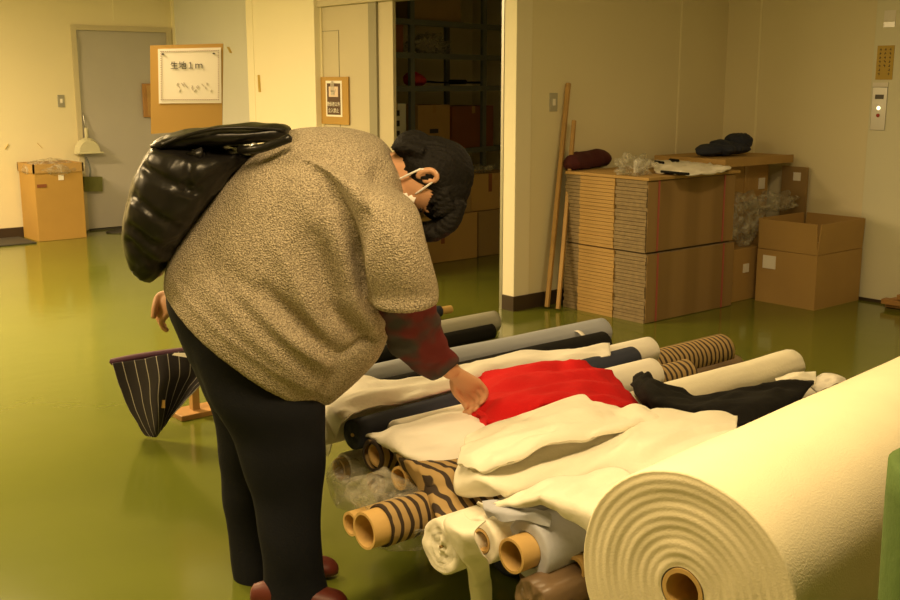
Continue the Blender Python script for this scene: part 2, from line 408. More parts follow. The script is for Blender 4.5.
# ---------------------------------------------------------------- lift call panel and notices on the right pillar
xp = XR-.0505
r_ = empty('lift_call_panel', AX(879, 108, xp), 'steel lift call panel with a lit button on the right pillar', 'panel')
c = AX(879, 108, xp)
bx('face_plate', (xp-.006, xp, c.y-.055, c.y+.055, c.z-.15, c.z+.14), M['metal'], r_, .003)
bx('top_label', (xp-.008, xp, c.y-.055, c.y+.055, c.z+.142, c.z+.17), M['paper'], r_)
for k, (dz, mt) in enumerate(((.0, mat('lit_button', (1, .8, .4), .4, emit=3)), (-.05, mat('red_button', (.4, .03, .02), .4)))):
    V, Fc = ell((xp-.008, c.y+.0, c.z+dz), .004, .013, .013); mk('call_button', V, Fc, mt, r_)
bx('indicator', (xp-.009, xp-.005, c.y-.03, c.y+.03, c.z+.06, c.z+.09), mat('dark_window', (.08, .07, .06), .3), r_)
c = AX(885, 63, xp)
r_ = empty('notice_board', (xp, c.y, c.z-.11), 'yellowed notice with vertical handwriting above the lift call panel', 'notice')
bx('paper_sheet', (xp-.004, xp, c.y-.06, c.y+.06, c.z-.11, c.z+.115), mat('yellowed_paper', (.55, .38, .08), .7), r_)
P = []
for col in range(3):
    for k in range(7 if col != 1 else 5):
        yy = c.y-.035+col*.035; zz = c.z+.09-k*.027
        P.append(bar((xp-.005, yy-.007, zz), (xp-.005, yy+.008, zz+random.uniform(-.006, .006)), .001, .003)); P.append(bar((xp-.005, yy+random.uniform(-.004, .004), zz-.009), (xp-.005, yy, zz+.008), .003, .001, (1,0,0)))
V, Fc = merge(P); mk('handwriting', V, Fc, M['ink'], r_, False)
c = AX(890, 18, xp)
r_ = empty('wall_notice', (xp, c.y, c.z-.06), 'small pale notice at the top of the right pillar', 'notice')
bx('notice_plate', (xp-.004, xp, c.y-.04, c.y+.04, c.z-.02, c.z+.05), M['paper'], r_)
bx('grey_plate', (xp-.004, xp, c.y-.04, c.y+.04, c.z-.06, c.z-.025), M['metal'], r_)
# ---------------------------------------------------------------- cardboard things by the right wall
def flatstack(x0, x1, y0, y1, z0, z1, n, label):
    r_ = empty('flat_box_stack', ((x0+x1)/2, (y0+y1)/2, z0), label, 'cardboard stack', 'strapped stacks of flat cartons')
    L1 = []; L2 = []; h_ = (z1-z0)/n
    for k in range(n):
        j = random.uniform(-.006, .006); j2 = random.uniform(-.004, .006)
        zb = z0+k*h_; L1.append((x0+j, x1-.01+j, y0+.0+j2*.3, y0+.26, zb+.0005, zb+h_-.0020))
        L2.append((x0-.010+j2, x1-.012, y0+.26, y1-.14, zb+.0005, zb+h_-.0018))
        L1.append((x0+j2, x1-.01, y1-.14, y1-j, zb+.0005, zb+h_-.002))
    bx('folded_carton_ends', L1, M['card_e'], r_); bx('folded_carton_middle', L2, M['card'], r_)
    hm = (z0+z1)/2
    bx('carton_side_face', [(x0+.008, x1-.016, y0-.006, y0-.001, z0+.004, z1-.006)], M['card_s'], r_)
    for xx in (x0+.10, x1-.14):
        bx('strapping_band', (xx, xx+.014, y0-.010, y0-.006, z0+.004, z1), M['strap'], r_)
    return r_
sx0, sx1, sy0, sy1 = 5.225, 6.15, 4.35, 5.06
flatstack(sx0, sx1, sy0, sy1, .0, .445, 19, 'strapped stack of flat cardboard boxes standing on the floor, the lower one')
flatstack(sx0, sx1-.01, sy0+.01, sy1, .452, .905, 19, 'strapped stack of flat cardboard boxes, the upper one under the maroon wool')
tag(bx('cardboard_sheet', (sx0-.01, sx1+.01, sy0-.01, sy1, .906, .925), M['card'], bevel=.003), 'flat cardboard sheet lying on top of the strapped box stacks', 'cardboard sheet')
zt = .926
def blob(name, pts, rad, mt, parent=None, wr=.01, wf=12, flat=1, voxel=None, base=None, sd=0):
    V, Fc = tube(pts, rad, 20, 6)
    out = []
    for v in V:
        q = v*wf+Vector((sd*5,)*3); d = Vector((noise.noise(q), noise.noise(q+Vector((9,0,0))), noise.noise(q+Vector((0,9,0)))))*wr
        v = v+d
        if base is not None and v.z < base: v.z = base
        out.append(v)
    return mk(name, out, Fc, mt, parent)
a = Z(571, 163, zt+.05); b_ = Z(606, 158, zt+.05)
tag(blob('folded_wool', [a, a.lerp(b_, .3), a.lerp(b_, .7), b_], [.055, .068, .070, .062], M['maroon'], wr=.02, wf=9, base=zt+.001), 'maroon wool bundle on the left end of the flat box stack', 'cloth')
# bottle in a plastic bag
c = Z(634, 170, zt+.03)
r_ = empty('plastic_bag', (c.x, c.y, zt), 'crumpled clear plastic bag around a white bottle on the flat box stack', 'plastic bag')
V, Fc = tube([(c.x, c.y, zt+.045), (c.x+.03, c.y-.05, zt+.05), (c.x+.06, c.y-.14, zt+.05), (c.x+.07, c.y-.20, zt+.045)], [.02, .10, .09, .02], 20, 5)
V = []
for i in range(1): pass
def crumple(c, rx, ry, rz, amp, wf, sd, base, n=40, m_=26):
    V, Fc = ell(c, rx, ry, rz, None, n, m_); out = []
    for v in V:
        q = Vector(v)*wf+Vector((sd*3.7,)*3); d = 1+amp*(abs(noise.noise(q))*2-.6)+amp*.5*noise.noise(q*2.7)
        v = Vector(c)+(v-Vector(c))*d
        if v.z < base: v.z = base
        out.append(v)
    return out, Fc
V, Fc = crumple((c.x, c.y, zt+.05), .12, .10, .075, .55, 16, 1, zt+.001); mk('film', V, Fc, M['film'], r_)
c2 = Z(639, 168, zt+.03)
V, Fc = tube([(c2.x, c2.y, zt+.004), (c2.x, c2.y, zt+.02), (c2.x, c2.y, zt+.075), (c2.x, c2.y, zt+.09)], [.03, .036, .036, .016], 18, 3)
tag(mk('plastic_bottle', V, Fc, M['bottle']), 'small white bottle with a red label inside the clear bag', 'bottle')
# white folded sheets
rows = [[Z(655, 161, zt+.01), Z(680, 161, zt+.02), Z(715, 166, zt+.015), Z(729, 168, zt+.01)],
        [Z(652, 165, zt+.03), Z(680, 166, zt+.035), Z(710, 169, zt+.03), Z(731, 170, zt+.02)],
        [Z(655, 172, zt+.01), Z(680, 174, zt+.015), Z(705, 174, zt+.012), Z(728, 172, zt+.01)]]
tag(patch('folded_sheet', rows, M['white'], wr=.012, wf=14, th=.012, minz=zt+.008), 'crumpled white sheet on the right end of the flat box stack', 'cloth')
def tinybar(name, p, q, w, mt, label, cat):
    V, Fc = tube([p, Vector(p).lerp(q, .5), q], w, 8, 3); return tag(mk(name, V, Fc, mt), label, cat)
tinybar('scissors', Z(661, 171.5, zt+.035), Z(689, 174, zt+.03), .008, M['black'], 'black handled tool lying along the front of the white sheet', 'tool')
tinybar('marker_pen', Z(655, 162, zt+.045), Z(663, 163, zt+.045), .012, M['black'], 'short black object left of the white sheet', 'pen')
tinybar('marker_pen', Z(670, 160, zt+.045), Z(678, 161, zt+.045), .012, M['black'], 'short black object behind the white sheet', 'pen')

def openbox(name, x0, x1, y0, y1, z1, mt, label, fold=.18, flaps=True, tilt=0, cat='cardboard box', group=None, z0=0):
    """an open carton with folded-up flaps"""
    r_ = empty(name, ((x0+x1)/2, (y0+y1)/2, z0), label, cat, group); t = .008
    bx('carton_body', [(x0, x1, y0, y0+t, z0, z1), (x0, x1, y1-t, y1, z0, z1), (x0, x0+t, y0+t, y1-t, z0, z1), (x1-t, x1, y0+t, y1-t, z0, z1), (x0+t, x1-t, y0+t, y1-t, z0+.002, z0+.01)], mt, r_)
    if flaps:
        e = .012
        for s in (0, 1):
            for ax in ('x', 'y'):
                if ax == 'y':
                    yy = y0 if s == 0 else y1; dy = -e if s == 0 else e
                    V = [(x0+.004, yy, z1+.004), (x1-.004, yy, z1+.004), (x1-.01, yy+dy, z1+fold), (x0+.01, yy+dy, z1+fold)]; n_ = (0, t, 0) if s == 0 else (0, -t, 0)
                else:
                    xx = x0 if s == 0 else x1; dx = -e if s == 0 else e
                    V = [(xx, y0+.004, z1+.004), (xx, y1-.004, z1+.004), (xx+dx, y1-.01, z1+fold), (xx+dx, y0+.01, z1+fold)]; n_ = (t, 0, 0) if s == 0 else (-t, 0, 0)
                V = [Vector(v) for v in V]; V += [v+Vector(n_) for v in V]
                mk('box_flap', V, [(0,1,2,3),(7,6,5,4),(0,4,5,1),(1,5,6,2),(2,6,7,3),(3,7,4,0)], mt, r_, False)
    return r_
def rotz(o, ang): o.rotation_euler[2] = ang
# big open carton, seen with a corner to the camera
c = Z(815, 331, 0)
def rbox(c, w, dpt, ang): pass
bxl = openbox('cardboard_box', 6.42, 6.985, 3.885, 4.35, .37, M['card'], 'large open cardboard box by the right pillar with a white label', fold=.21)
q = Vector((6.02, 3.9, .36))
bx('shipping_label', (6.414, 6.42, 4.20, 4.30, .24, .33), M['paper'], bxl)
# closed carton behind the plastic, standing left of the large box
r_ = empty('cardboard_box', (6.38, 4.5, 0), 'small cardboard box between the flat stack and the large open box', 'cardboard box')
bx('carton_body', (6.17, 6.56, 4.40, 4.60, 0, .37), M['card'], r_, .004)
bx('shipping_label', (6.33, 6.39, 4.392, 4.40, .20, .26), M['paper'], r_)
# cartons behind the stack
r_ = empty('cardboard_box', (6.62, 4.85, 0), 'upright cardboard box against the wall behind the flat stack', 'cardboard box')
bx('carton_body', (6.20, 6.90, 4.62, 5.12, 0, .925), M['card'], r_, .004)
bx('shipping_label', (6.78, 6.85, 4.612, 4.62, .74, .82), M['paper'], r_)
bx('packing_tape', (6.60, 6.64, 4.614, 4.62, .3, .925), M['tape'], r_)
r_ = empty('cardboard_box', (6.5, 4.8, .93), 'long shallow cardboard tray carrying the navy cloth', 'cardboard box')
bx('tray_body', (6.20, 7.0, 4.50, 5.12, .93, .985), M['card'], r_, .004)
bx('tray_lip', (6.19, 7.01, 4.49, 4.498, .932, .988), M['card'], r_)
tz = .988
a = BY(706, 152, 4.75); b_ = BY(742, 146, 4.75)
V, Fc = crumple(a.lerp(b_, .5)+Vector((0, 0, 0)), .22, .12, .05, .35, 8, 12, tz+.001)
V2, F2 = crumple(b_+Vector((-.02, 0, .03)), .09, .09, .075, .3, 9, 15, tz+.001); V, Fc = merge([(V, Fc), (V2, F2)])
o = mk('folded_cloth', V, Fc, M['navy']); tag(bake(o, [('REMESH', dict(mode='VOXEL', voxel_size=.008, use_smooth_shade=True))]), 'navy cloth heap on the long shallow carton', 'cloth')
r_ = empty('cardboard_piece', (7.0, 4.45, 0), 'flat cardboard piece with white labels leaning by the right wall', 'cardboard sheet')
bx('cardboard_panel', (7.01, 7.03, 4.37, 4.58, 0, .90), M['card_d'], r_)
bx('shipping_label', (7.005, 7.01, 4.42, 4.48, .80, .86), M['paper'], r_)
# plastic bag over the small box and the large box
V, Fc = crumple((6.39, 4.46, .57), .19, .085, .18, .35, 9, 5, .375); V2, F2 = crumple((6.69, 4.42, .665), .29, .10, .075, .45, 9, 8, .60)
V, Fc = merge([(V, Fc), (V2, F2)])
tag(mk('plastic_sheeting', V, Fc, M['film']), 'crumpled clear plastic sheeting heaped between the flat stack and open box', 'plastic sheet')
# two poles
def pole(p, q, w, label):
    V, Fc = bar(p, q, w, w); o = tag(mk('wooden_pole', V, Fc, M['wood'], smooth=False), label, 'wooden pole', 'poles leaning on the wall'); md = o.modifiers.new('bevel', 'BEVEL'); md.width = .003; return o
b0 = Z(547, 307, .012); pole(b0, Vector((5.32, BW-.02, 1.50)), .028, 'longer pale wooden pole leaning on the wall beside the switch')
b0 = Z(558, 309, .012); pole(b0, Vector((5.325, BW-.075, 1.255)), .026, 'shorter pale wooden pole leaning on the wall beside the flat stack')
# wood pile at the right edge
for k, (px, py, z, l) in enumerate(((888, 297, .02, .5), (893, 292, .055, .45), (900, 285, .09, .45), (884, 293, .05, .3))):
    p = AX(px, py, 6.93-.02*k); p.z = z; V, Fc = bar(p, p+Vector((.02, -l, 0)), .07, .032)
    tag(mk('wood_offcut', V, Fc, M['wood2'], smooth=False), 'short tan wooden plank in the low pile at the foot of the right pillar', 'plank', 'wooden planks at the right edge')

# ---------------------------------------------------------------- far left corner
bxf = empty('cardboard_box', (3.78, 10.62, 0), 'tall orange cardboard box beside the grey door lined with clear plastic', 'cardboard box')
bx('carton_body', (3.55, 4.02, 10.44, 10.86, 0, .66), M['card_o'], bxf, .004)
bx('printed_mark', (3.57, 3.66, 10.434, 10.44, .52, .55), M['card_r'], bxf)
bx('sticker', (3.78, 3.83, 10.433, 10.44, .58, .63), M['paper'], bxf)
V, Fc = crumple((3.78, 10.64, .68), .27, .25, .10, .12, 9, 3, .60)
mk('plastic_liner', V, Fc, M['film'], bxf)
bx('top_rim', [(3.54, 4.03, 10.43, 10.445, .655, .74), (3.54, 3.555, 10.43, 10.87, .655, .74), (4.015, 4.03, 10.43, 10.87, .655, .74), (3.54, 4.03, 10.855, 10.87, .655, .74)], M['card'], bxf)
# dustpan on a hook
y = BF-.03; c = BY(87, 146, y)
r_ = empty('dustpan', (c.x, y, c.z), 'cream dustpan hanging from a hook on the grey door', 'dustpan')
n = 16; V = []; 
for yy in (y-.07, y):
    for i in range(n+1):
        a = PI*i/n; k = 1 if yy == y else .8
        V.append(Vector((c.x+math.cos(a)*.135*k, yy, c.z-.06+math.sin(a)*.145*k)))
Fc = [(i, i+1, n+1+i+1, n+1+i) for i in range(n)]+[tuple(range(n+1, 2*n+2))]+[(0, n+1, 2*n+1, n)][:0]+[tuple(range(n, -1, -1))]
mk('pan', V, Fc, M['rim'], r_, False)
bx('pan_lip', (c.x-.14, c.x+.14, y-.075, y+.005, c.z-.075, c.z-.06), M['rim'], r_, .003)
V, Fc = tube([(c.x, y, c.z+.06), (c.x, y, c.z+.18)], .018, 10, 2); mk('handle', V, Fc, M['rim'], r_)
V, Fc = tube([(c.x, y, c.z+.18), (c.x-.01, y+.01, c.z+.27), (c.x-.01, y+.02, c.z+.32)], .008, 8, 2); mk('hook', V, Fc, M['metal'], r_)
c = BY(93, 184, y)
r_ = empty('hand_brush', (c.x, y, c.z-.1), 'green bristled hand brush hanging below the cream dustpan', 'brush')
V, Fc = bar((c.x-.1, y, c.z+.005), (c.x+.09, y, c.z-.005), .05, .15); mk('bristles', V, Fc, mat('olive_bristle', (.16, .17, .05), .9, .5, 90), r_, False)
V, Fc = tube([(c.x-.03, y, c.z+.07), (c.x-.02, y, c.z+.16), (c.x-.05, y+.01, c.z+.27)], .010, 8, 3); mk('handle', V, Fc, M['dmetal'], r_)
# mats
V = [Vector((4.72+.42*math.cos(2*PI*i/32), 10.62+.2*math.sin(2*PI*i/32), z)) for z in (.001, .012) for i in range(32)]
Fc = [tuple(range(31, -1, -1)), tuple(range(32, 64))]+[(i, (i+1)%32, 32+(i+1)%32, 32+i) for i in range(32)]
tag(mk('door_mat', V, Fc, M['matt'], smooth=False), 'dark oval mat on the floor before the grey door', 'mat')
tag(bx('floor_mat', (2.6, 3.5, 10.35, 10.86, .001, .014), M['matt'], bevel=.004), 'dark flat mat on the floor left of the tall box', 'mat')
# small wooden framed thing behind the sign
c = BY(149, 101, BF-.03)
r_ = empty('hanging_plaque', (c.x, BF-.02, c.z-.17), 'small wooden plaque hanging on the grey door behind the price sign', 'plaque')
bx('plaque_body', (c.x-.06, c.x+.10, BF-.03, BF-.001, c.z-.17, c.z+.18), M['wood2'], r_, .004)
bx('pale_panel', (c.x-.02, c.x+.10, BF-.034, BF-.03, c.z-.15, c.z+.16), M['wood'], r_)

# cardboard sign "生地1m" on a thin stand
YS = 6.2
def signframe(pxl, pxr, pyt, pyb, Y):
    tl, tr_, bl, br = W(pxl, pyt, Y), W(pxr, pyt, Y), W(pxl, pyb, Y), W(pxr, pyb, Y)
    return tl, tr_, bl, br
tl, tr_, bl, br = W(150, 45.5, YS), W(223, 43.5, YS), W(151, 134, YS), W(222, 129, YS)
cen = (tl+br)/2
r_ = empty('fabric_sign', (cen.x, cen.y, 0), 'orange cardboard sign with a dotted white paper reading 生地1m', 'sign')
def slab(name, q4, th, mt, parent, off=0):
    nn = -FW; V = [v+nn*off for v in q4]+[v+nn*(off-th) for v in q4]
    return mk(name, V, [(0,1,2,3),(7,6,5,4),(0,4,5,1),(1,5,6,2),(2,6,7,3),(3,7,4,0)], mt, parent, False)
slab('board', [bl, br, tr_, tl], .01, M['card_o'], r_)
P4 = [W(159, 103.5, YS), W(221.5, 103, YS), W(221, 47.5, YS), W(158, 49, YS)]
sheet = slab('paper', P4, .002, M['paper'], r_, .003)
Rm = Matrix((( RT.x, 0, -FW.x), (RT.y, 0, -FW.y), (0, 1, 0)))
def face_m(p, off): return Matrix.Translation(p-FW*off) @ Rm.to_4x4()
text_mesh('lettering', '生地１ｍ', .046, M['ink'], sheet, face_m(W(170.5, 68.5, YS), .006))
for px, py in ((163, 54), (214, 53.5)):
    V, Fc = ell(W(px, py, YS)-FW*.005, .007, .007, .004); mk('pin', V, Fc, M['ink'], sheet)
P = []
def dots(a, b_, n):
    for i in range(n+1):
        p = a.lerp(b_, i/n)-FW*.0045; P.append(ell(p, .0042, .0042, .0016, None, 6, 4))
c1, c2, c3, c4 = W(161, 51.5, YS), W(218.5, 50.5, YS), W(218.5, 99.5, YS), W(161.5, 99.5, YS)
dots(c1, c2, 26); dots(c2, c3, 21); dots(c3, c4, 26); dots(c4, c1, 21)
V, Fc = merge(P); mk('dotted_border', V, Fc, mat('dark_red_ink', (.16, .03, .03), .7), sheet)
P = []
for k in range(16):
    px, py = 176+k*2.2+random.uniform(-2, 2), 90+random.uniform(-5, 3); p = W(px, py, YS)-FW*.0045
    P.append(bar(p, W(px+random.uniform(-2, 2), py-2.5, YS)-FW*.0045, .004, .002, FW))
V, Fc = merge(P); mk('pencil_marks', V, Fc, M['greyink'], sheet, False)
pb = cen+FW*.03+RT*.12
V, Fc = merge([tube([(pb.x, pb.y, .02), (pb.x, pb.y, .7), (pb.x, pb.y, tl.z-.1)], .010, 8, 2)]); mk('stand_pole', V, Fc, M['dmetal'], r_)
P = [bar((pb.x-.10*RT.x, pb.y-.10*RT.y, .012), (pb.x+.10*RT.x, pb.y+.10*RT.y, .012), .03, .02), bar((pb.x-.2*FW.x, pb.y-.2*FW.y, .012), (pb.x+.2*FW.x, pb.y+.2*FW.y, .012), .03, .02)]
V, Fc = merge(P); mk('stand_foot', V, Fc, M['dmetal'], r_, False)

# notice on the sliding door
xs = AD+.026
p1, p2 = AX(320.5, 77, xs), AX(350, 125, xs)
y1, y0, z1, z0 = p1.y, p2.y, p1.z, p2.z
r_ = empty('door_notice', (xs, (y0+y1)/2, z0), 'brown cardboard notice with a small dark poster on the sliding door', 'notice')
bx('board', (xs-.012, xs, y0, y1, z0, z1), M['card_o'], r_)
ym, w = (y0+y1)/2-.0, (y1-y0)
pst = bx('poster', (xs-.014, xs-.012, ym-w*.29, ym+w*.27, z0+.06, z1-.03), M['paper'], r_)
bx('poster_ground', (xs-.016, xs-.014, ym-w*.24, ym+w*.22, z0+.075, z1-.05), mat('dark_poster_ink', (.10, .055, .035), .6), pst)
bx('poster_picture', (xs-.018, xs-.016, ym-w*.17, ym+w*.15, z0+.215, z1-.075), mat('pink_white_paper', (.75, .60, .50), .7), pst)
Rd = Matrix(((0, 0, -1), (-1, 0, 0), (0, 1, 0)))
hc = Vector((xs-.0185, ym, z0+.225))
# open hand outline on the poster
P = [bar(hc+Vector((0, .028-.013*k, .03)), hc+Vector((0, .030-.0145*k, .09+(.012, .024, .022, .010)[k])), .002, .008) for k in range(4)]
P.append(bar(hc+Vector((0, -.012, .012)), hc+Vector((0, -.040, .052)), .002, .009)); P.append(boxes([(hc.x-.001, hc.x+.001, hc.y-.02, hc.y+.03, hc.z+.002, hc.z+.04)]))
V, Fc = merge(P); mk('hand_symbol', V, Fc, M['greyink'], pst, False)
for s, zz in (('関係者以外', z0+.145), ('立入禁止', z0+.095)):
    text_mesh('lettering', s, .038, M['paper'], pst, Matrix.Translation((xs-.0172, ym+.0, zz)) @ Rd.to_4x4(), 'CENTER')

# ---------------------------------------------------------------- storage room
sh = empty('storage_shelf', (6.45, 7.85, 0), 'grey steel shelf rack in the dark storage room', 'shelf', rz=math.radians(13))
Ls, Ds = 2.1, .45
for i, xx in enumerate((-.51, .60)):
    for yy in (-.0, Ds):
        bx('post', [(xx-.03, xx+.03, yy-.002, yy+.03, 0, 2.35)], M['dmetal'], sh, local=True)
for zz in (.30, .88, 1.47, 1.76, 2.05):
    bx('shelf_board', [(-1.2, 1.0, -.0, Ds, zz-.012, zz), (-1.2, 1.0, -.012, .0, zz-.045, zz+.005)], M['dmetal'], sh, local=True)
bx('post', [(-1.2, -1.14, -.002, .03, 0, 2.35)], M['dmetal'], sh, local=True)
sh.location = (6.55, 7.90, 0)
bpy.context.view_layer.update()
def SL(x, y, z): return sh.location+Matrix.Rotation(math.radians(13), 3, 'Z')@Vector((x, y, z))
def shelfbox(x0, x1, d0, d1, z0, h_, mt, label, mark=None, ribs=False):
    o = SL((x0+x1)/2, (d0+d1)/2, z0+.002)
    r_ = empty('storage_carton', o, label, 'cardboard box', rz=math.radians(13)); w, dd = (x1-x0)/2, (d1-d0)/2
    bx('carton_body', (-w, w, -dd, dd, 0, h_), mt, r_, .004, local=True)
    bx('packing_tape', [(-.025, .025, -dd-.001, -dd, h_-.07, h_), (-.025, .025, -dd, dd, h_, h_+.0012)], M['tape'], r_, local=True)
    if mark: bx('printed_mark', (mark[0], mark[1], -dd-.002, -dd, mark[2], mark[3]), M['ink'], r_, local=True)
    return r_
shelfbox(-.40, .08, .03, .40, .88, .42, M['card'], 'tan carton with black print on the middle shelf', (-.07, .06, .16, .20))
shelfbox(.12, .80, .03, .40, .88, .40, M['card_r'], 'red brown carton right of the tan carton on the middle shelf', None)
w_ = shelfbox(-.86, -.57, .03, .40, .88, .44, M['bottle'], 'white printed carton at the left of the middle shelf', None)
for i in range(2):
    for j in range(4): bx('printed_mark', (-.09+i*.09, -.04+i*.09, -.188, -.186, .06+j*.09, .11+j*.09), M['ink'], w_, local=True)
shelfbox(-.92, -.60, .03, .40, 1.76, .24, M['card_r'], 'red brown carton on the upper shelf at the doorway edge')
shelfbox(-.5, .25, .03, .42, 2.05, .28, M['card_d'], 'brown carton on the topmost shelf')
# floor cartons in the storage room
def carton(x0, x1, y0, y1, z0, z1, mt, label, mark=False):
    r_ = empty('storage_carton', ((x0+x1)/2, (y0+y1)/2, z0), label, 'cardboard box')
    bx('carton_body', (x0, x1, y0, y1, z0+.001, z1), mt, r_, .004)
    xm = (x0+x1)/2; bx('packing_tape', (xm-.025, xm+.025, y0-.001, y0+.2, z1-.06, z1+.001), M['tape'], r_)
    if mark: bx('printed_mark', (x0+.2, x0+.24, y0-.002, y0, z0+.16, z0+.32), M['card_r'], r_)
carton(5.55, 6.16, 7.02, 7.45, 0, .40, M['card'], 'tan carton on the storage room floor nearest the doorway', True)
carton(6.20, 6.75, 7.05, 7.50, 0, .40, M['card_d'], 'brown carton on the storage room floor right of the tan one')
carton(5.60, 6.12, 7.06, 7.46, .402, .62, M['card_d'], 'brown carton stacked on the tan floor carton')
carton(6.14, 6.72, 7.08, 7.48, .402, .72, M['card'], 'tan carton with clear film on the storage room floor stack', True)
V, Fc = crumple((6.35, 7.25, .75), .16, .12, .04, .6, 14, 2, .722); tag(mk('plastic_scrap', V, Fc, M['film']), 'scrap of clear film on the upper floor carton in storage', 'plastic sheet')
p = SL(-.05, .2, 1.85); V, Fc = crumple(p, .30, .14, .10, .6, 9, 4, 1.765); tag(mk('plastic_bag', V, Fc, M['film']), 'clear crumpled plastic bag on the upper storage shelf', 'plastic bag')
p = SL(-.30, .15, 1.53); V, Fc = crumple(p, .12, .09, .07, .3, 9, 6, 1.475); tag(mk('red_pouch', V, Fc, M['redp']), 'small red pouch on the eye level storage shelf', 'pouch')
V, Fc = merge([tube([SL(-.25, .12, 1.515), SL(.1, .12, 1.505), SL(.75, .12, 1.505)], [.012, .008, .012], 8, 3), tube([SL(.2, .12, 1.51), SL(.45, .12, 1.51)], .022, 8, 2)]); tag(mk('long_tool', V, Fc, M['black']), 'long dark tool lying on the eye level storage shelf', 'tool')

# ---------------------------------------------------------------- fabric rolls
def roll(P0, P1, R, fm, label, core=.040, out0=.0, out1=.0, cat='fabric roll', name='fabric_roll', pitch=.004, wob=.03, sq=1.0, group=None, seed=1, ridge=.0, ax_n=30, nr=None, sag=0):
    P0 = Vector(P0); P1 = Vector(P1); ax = (P1-P0).normalized(); Ln = (P1-P0).length
    s = ax.cross(UP); s = s.normalized() if s.length > .01 else RT.copy(); u = s.cross(ax)
    base = (P0+P1)/2-UP*R
    r_ = empty(name, base, label, cat, group)
    n = 56; V = []; Fc = []
    ri = core+.002; K = nr or max(5, int((R-ri)/.007))
    def pt(c, rad, th): return c+s*math.cos(th)*rad+u*math.sin(th)*rad*sq
    def RR(t, th):
        q = Vector((t*2.2*Ln, math.cos(th)*1.3, math.sin(th)*1.3))+Vector((seed*3.1,)*3)
        return R*(1+wob*noise.noise(q)+wob*.5*noise.noise(q*3))
    # left end face rings, then shell, then right end face rings
    rings = []
    for k in range(K+1):
        f = k/K; ring = []
        for j in range(n):
            th = 2*PI*j/n; rad = ri+(RR(0, th)-ri)*f
            ph = (rad+pitch*2.2*th/(2*PI))/(pitch*2.2)
            dx = ridge*(.5+.5*math.cos(2*PI*ph))+ridge*2.0*noise.noise(Vector((rad*40, math.cos(th), math.sin(th)))+Vector((seed,)*3))
            if k == K: dx = .004
            ring.append(pt(P0+ax*dx, rad, th))
        rings.append(ring)
    for k in range(1, ax_n):
        t = k/ax_n; c = P0.lerp(P1, t)-UP*sag*math.sin(PI*t)
        rings.append([pt(c, RR(t, 2*PI*j/n), 2*PI*j/n) for j in range(n)])
    for k in range(K, -1, -1):
        f = k/K; rings.append([pt(P1+ax*(0 if k < K else -.004), ri+(RR(1, 2*PI*j/n)-ri)*f, 2*PI*j/n) for j in range(n)])
    for rg in rings: V += rg
    m_ = len(rings)
    for i in range(m_-1):
        for j in range(n): Fc.append((i*n+j, i*n+(j+1)%n, (i+1)*n+(j+1)%n, (i+1)*n+j))
    mk('rolled_cloth', V, Fc, fm, r_)
    # core
    th_ = .007; A = P0-ax*out0; B = P1+ax*out1; V = []; Fc = []; n = 32
    prof = [(A, core-th_), (A, core), (B, core), (B, core-th_)]
    for c, rd in prof:
        for j in range(n): V.append(c+s*math.cos(2*PI*j/n)*rd+u*math.sin(2*PI*j/n)*rd)
    for i in range(4):
        k = (i+1) % 4
        for j in range(n): Fc.append((i*n+j, i*n+(j+1)%n, k*n+(j+1)%n, k*n+j))
    o = mk('cardboard_core', V, Fc, M['core'], r_, smooth=False)
    for q in o.data.polygons: q.use_smooth = True
    o.data.set_sharp_from_angle(angle=.6)
    return r_
def lroll(px, py, z, a1, R, fm, label, **k):
    P0 = Z(px, py, z); P1 = Vector((a1, P0.y+k.pop('dy', 0), k.pop('z1', z))); return roll(P0, P1, R, fm, label, **k)
def rroll(px, py, z, a0, R, fm, label, **k):
    P1 = Z(px, py, z); P0 = Vector((a0, P1.y+k.pop('dy', 0), k.pop('z0', z))); return roll(P0, P1, R, fm, label, **k)

# big cream roll in front
PB = Z(682, 591, .775)
roll(PB, PB+Vector((1.55*math.cos(.105), 1.55*math.sin(.105), 0)), .181, M['quilt'], 'huge thick cream fleece roll in the right foreground', core=.034, ridge=.0009, pitch=.0062, wob=.012, nr=66)
# green cloth roll at the right edge
g0 = W(884, 560, 1.10); g1 = W(897, 462, 1.10)
gc = g0+RT*.125; gt = g1.z
roll(Vector((gc.x, gc.y, .002)), Vector((gc.x+.0001, gc.y, gt-.01)), .118, M['green'], 'green cloth bolt standing on end at the right edge beside the huge cream roll', core=.03)
# floor rolls hidden under the pile (carry it)
hid = [('dark navy roll on the floor at the bottom of the pile', M['navy']), ('black roll on the floor at the bottom of the pile', M['black']), ('brown roll on the floor at the bottom of the pile', M['brown'])]
k = 0
for b0 in [.80+.165*i for i in range(14)]:
    roll((2.12+.03*math.sin(k*2.1), b0, .082), (3.45, b0, .082), .080, (M['navy'], M['black'], M['brown'])[k % 3], 'dark fabric roll at the bottom of the pile on the floor', core=.03, group='dark rolls under the pile', seed=k, wob=.01, ax_n=12); k += 1
for b0 in [.88+.165*i for i in range(9)]+[2.86]:
    roll((2.04+.03*math.sin(k*1.7), b0, .222), (3.40, b0, .222), .078, (M['black'], M['navy'], M['brown'])[k % 3], 'dark fabric roll in the second layer of the pile', core=.03, group='dark rolls in the second layer of the pile', seed=k, wob=.01, ax_n=12); k += 1
for b0, z0, r0 in ((.85, .37, .070), (1.0, .37, .070), (1.15, .37, .070), (1.32, .37, .070), (1.48, .37, .070), (.93, .51, .070), (1.08, .51, .070)):
    roll((1.85, b0, z0), (3.3, b0, z0), r0, M['white'], 'white fabric roll carrying the huge cream roll', core=.03, group='white rolls under the huge cream roll', seed=k, wob=.01, ax_n=12); k += 1

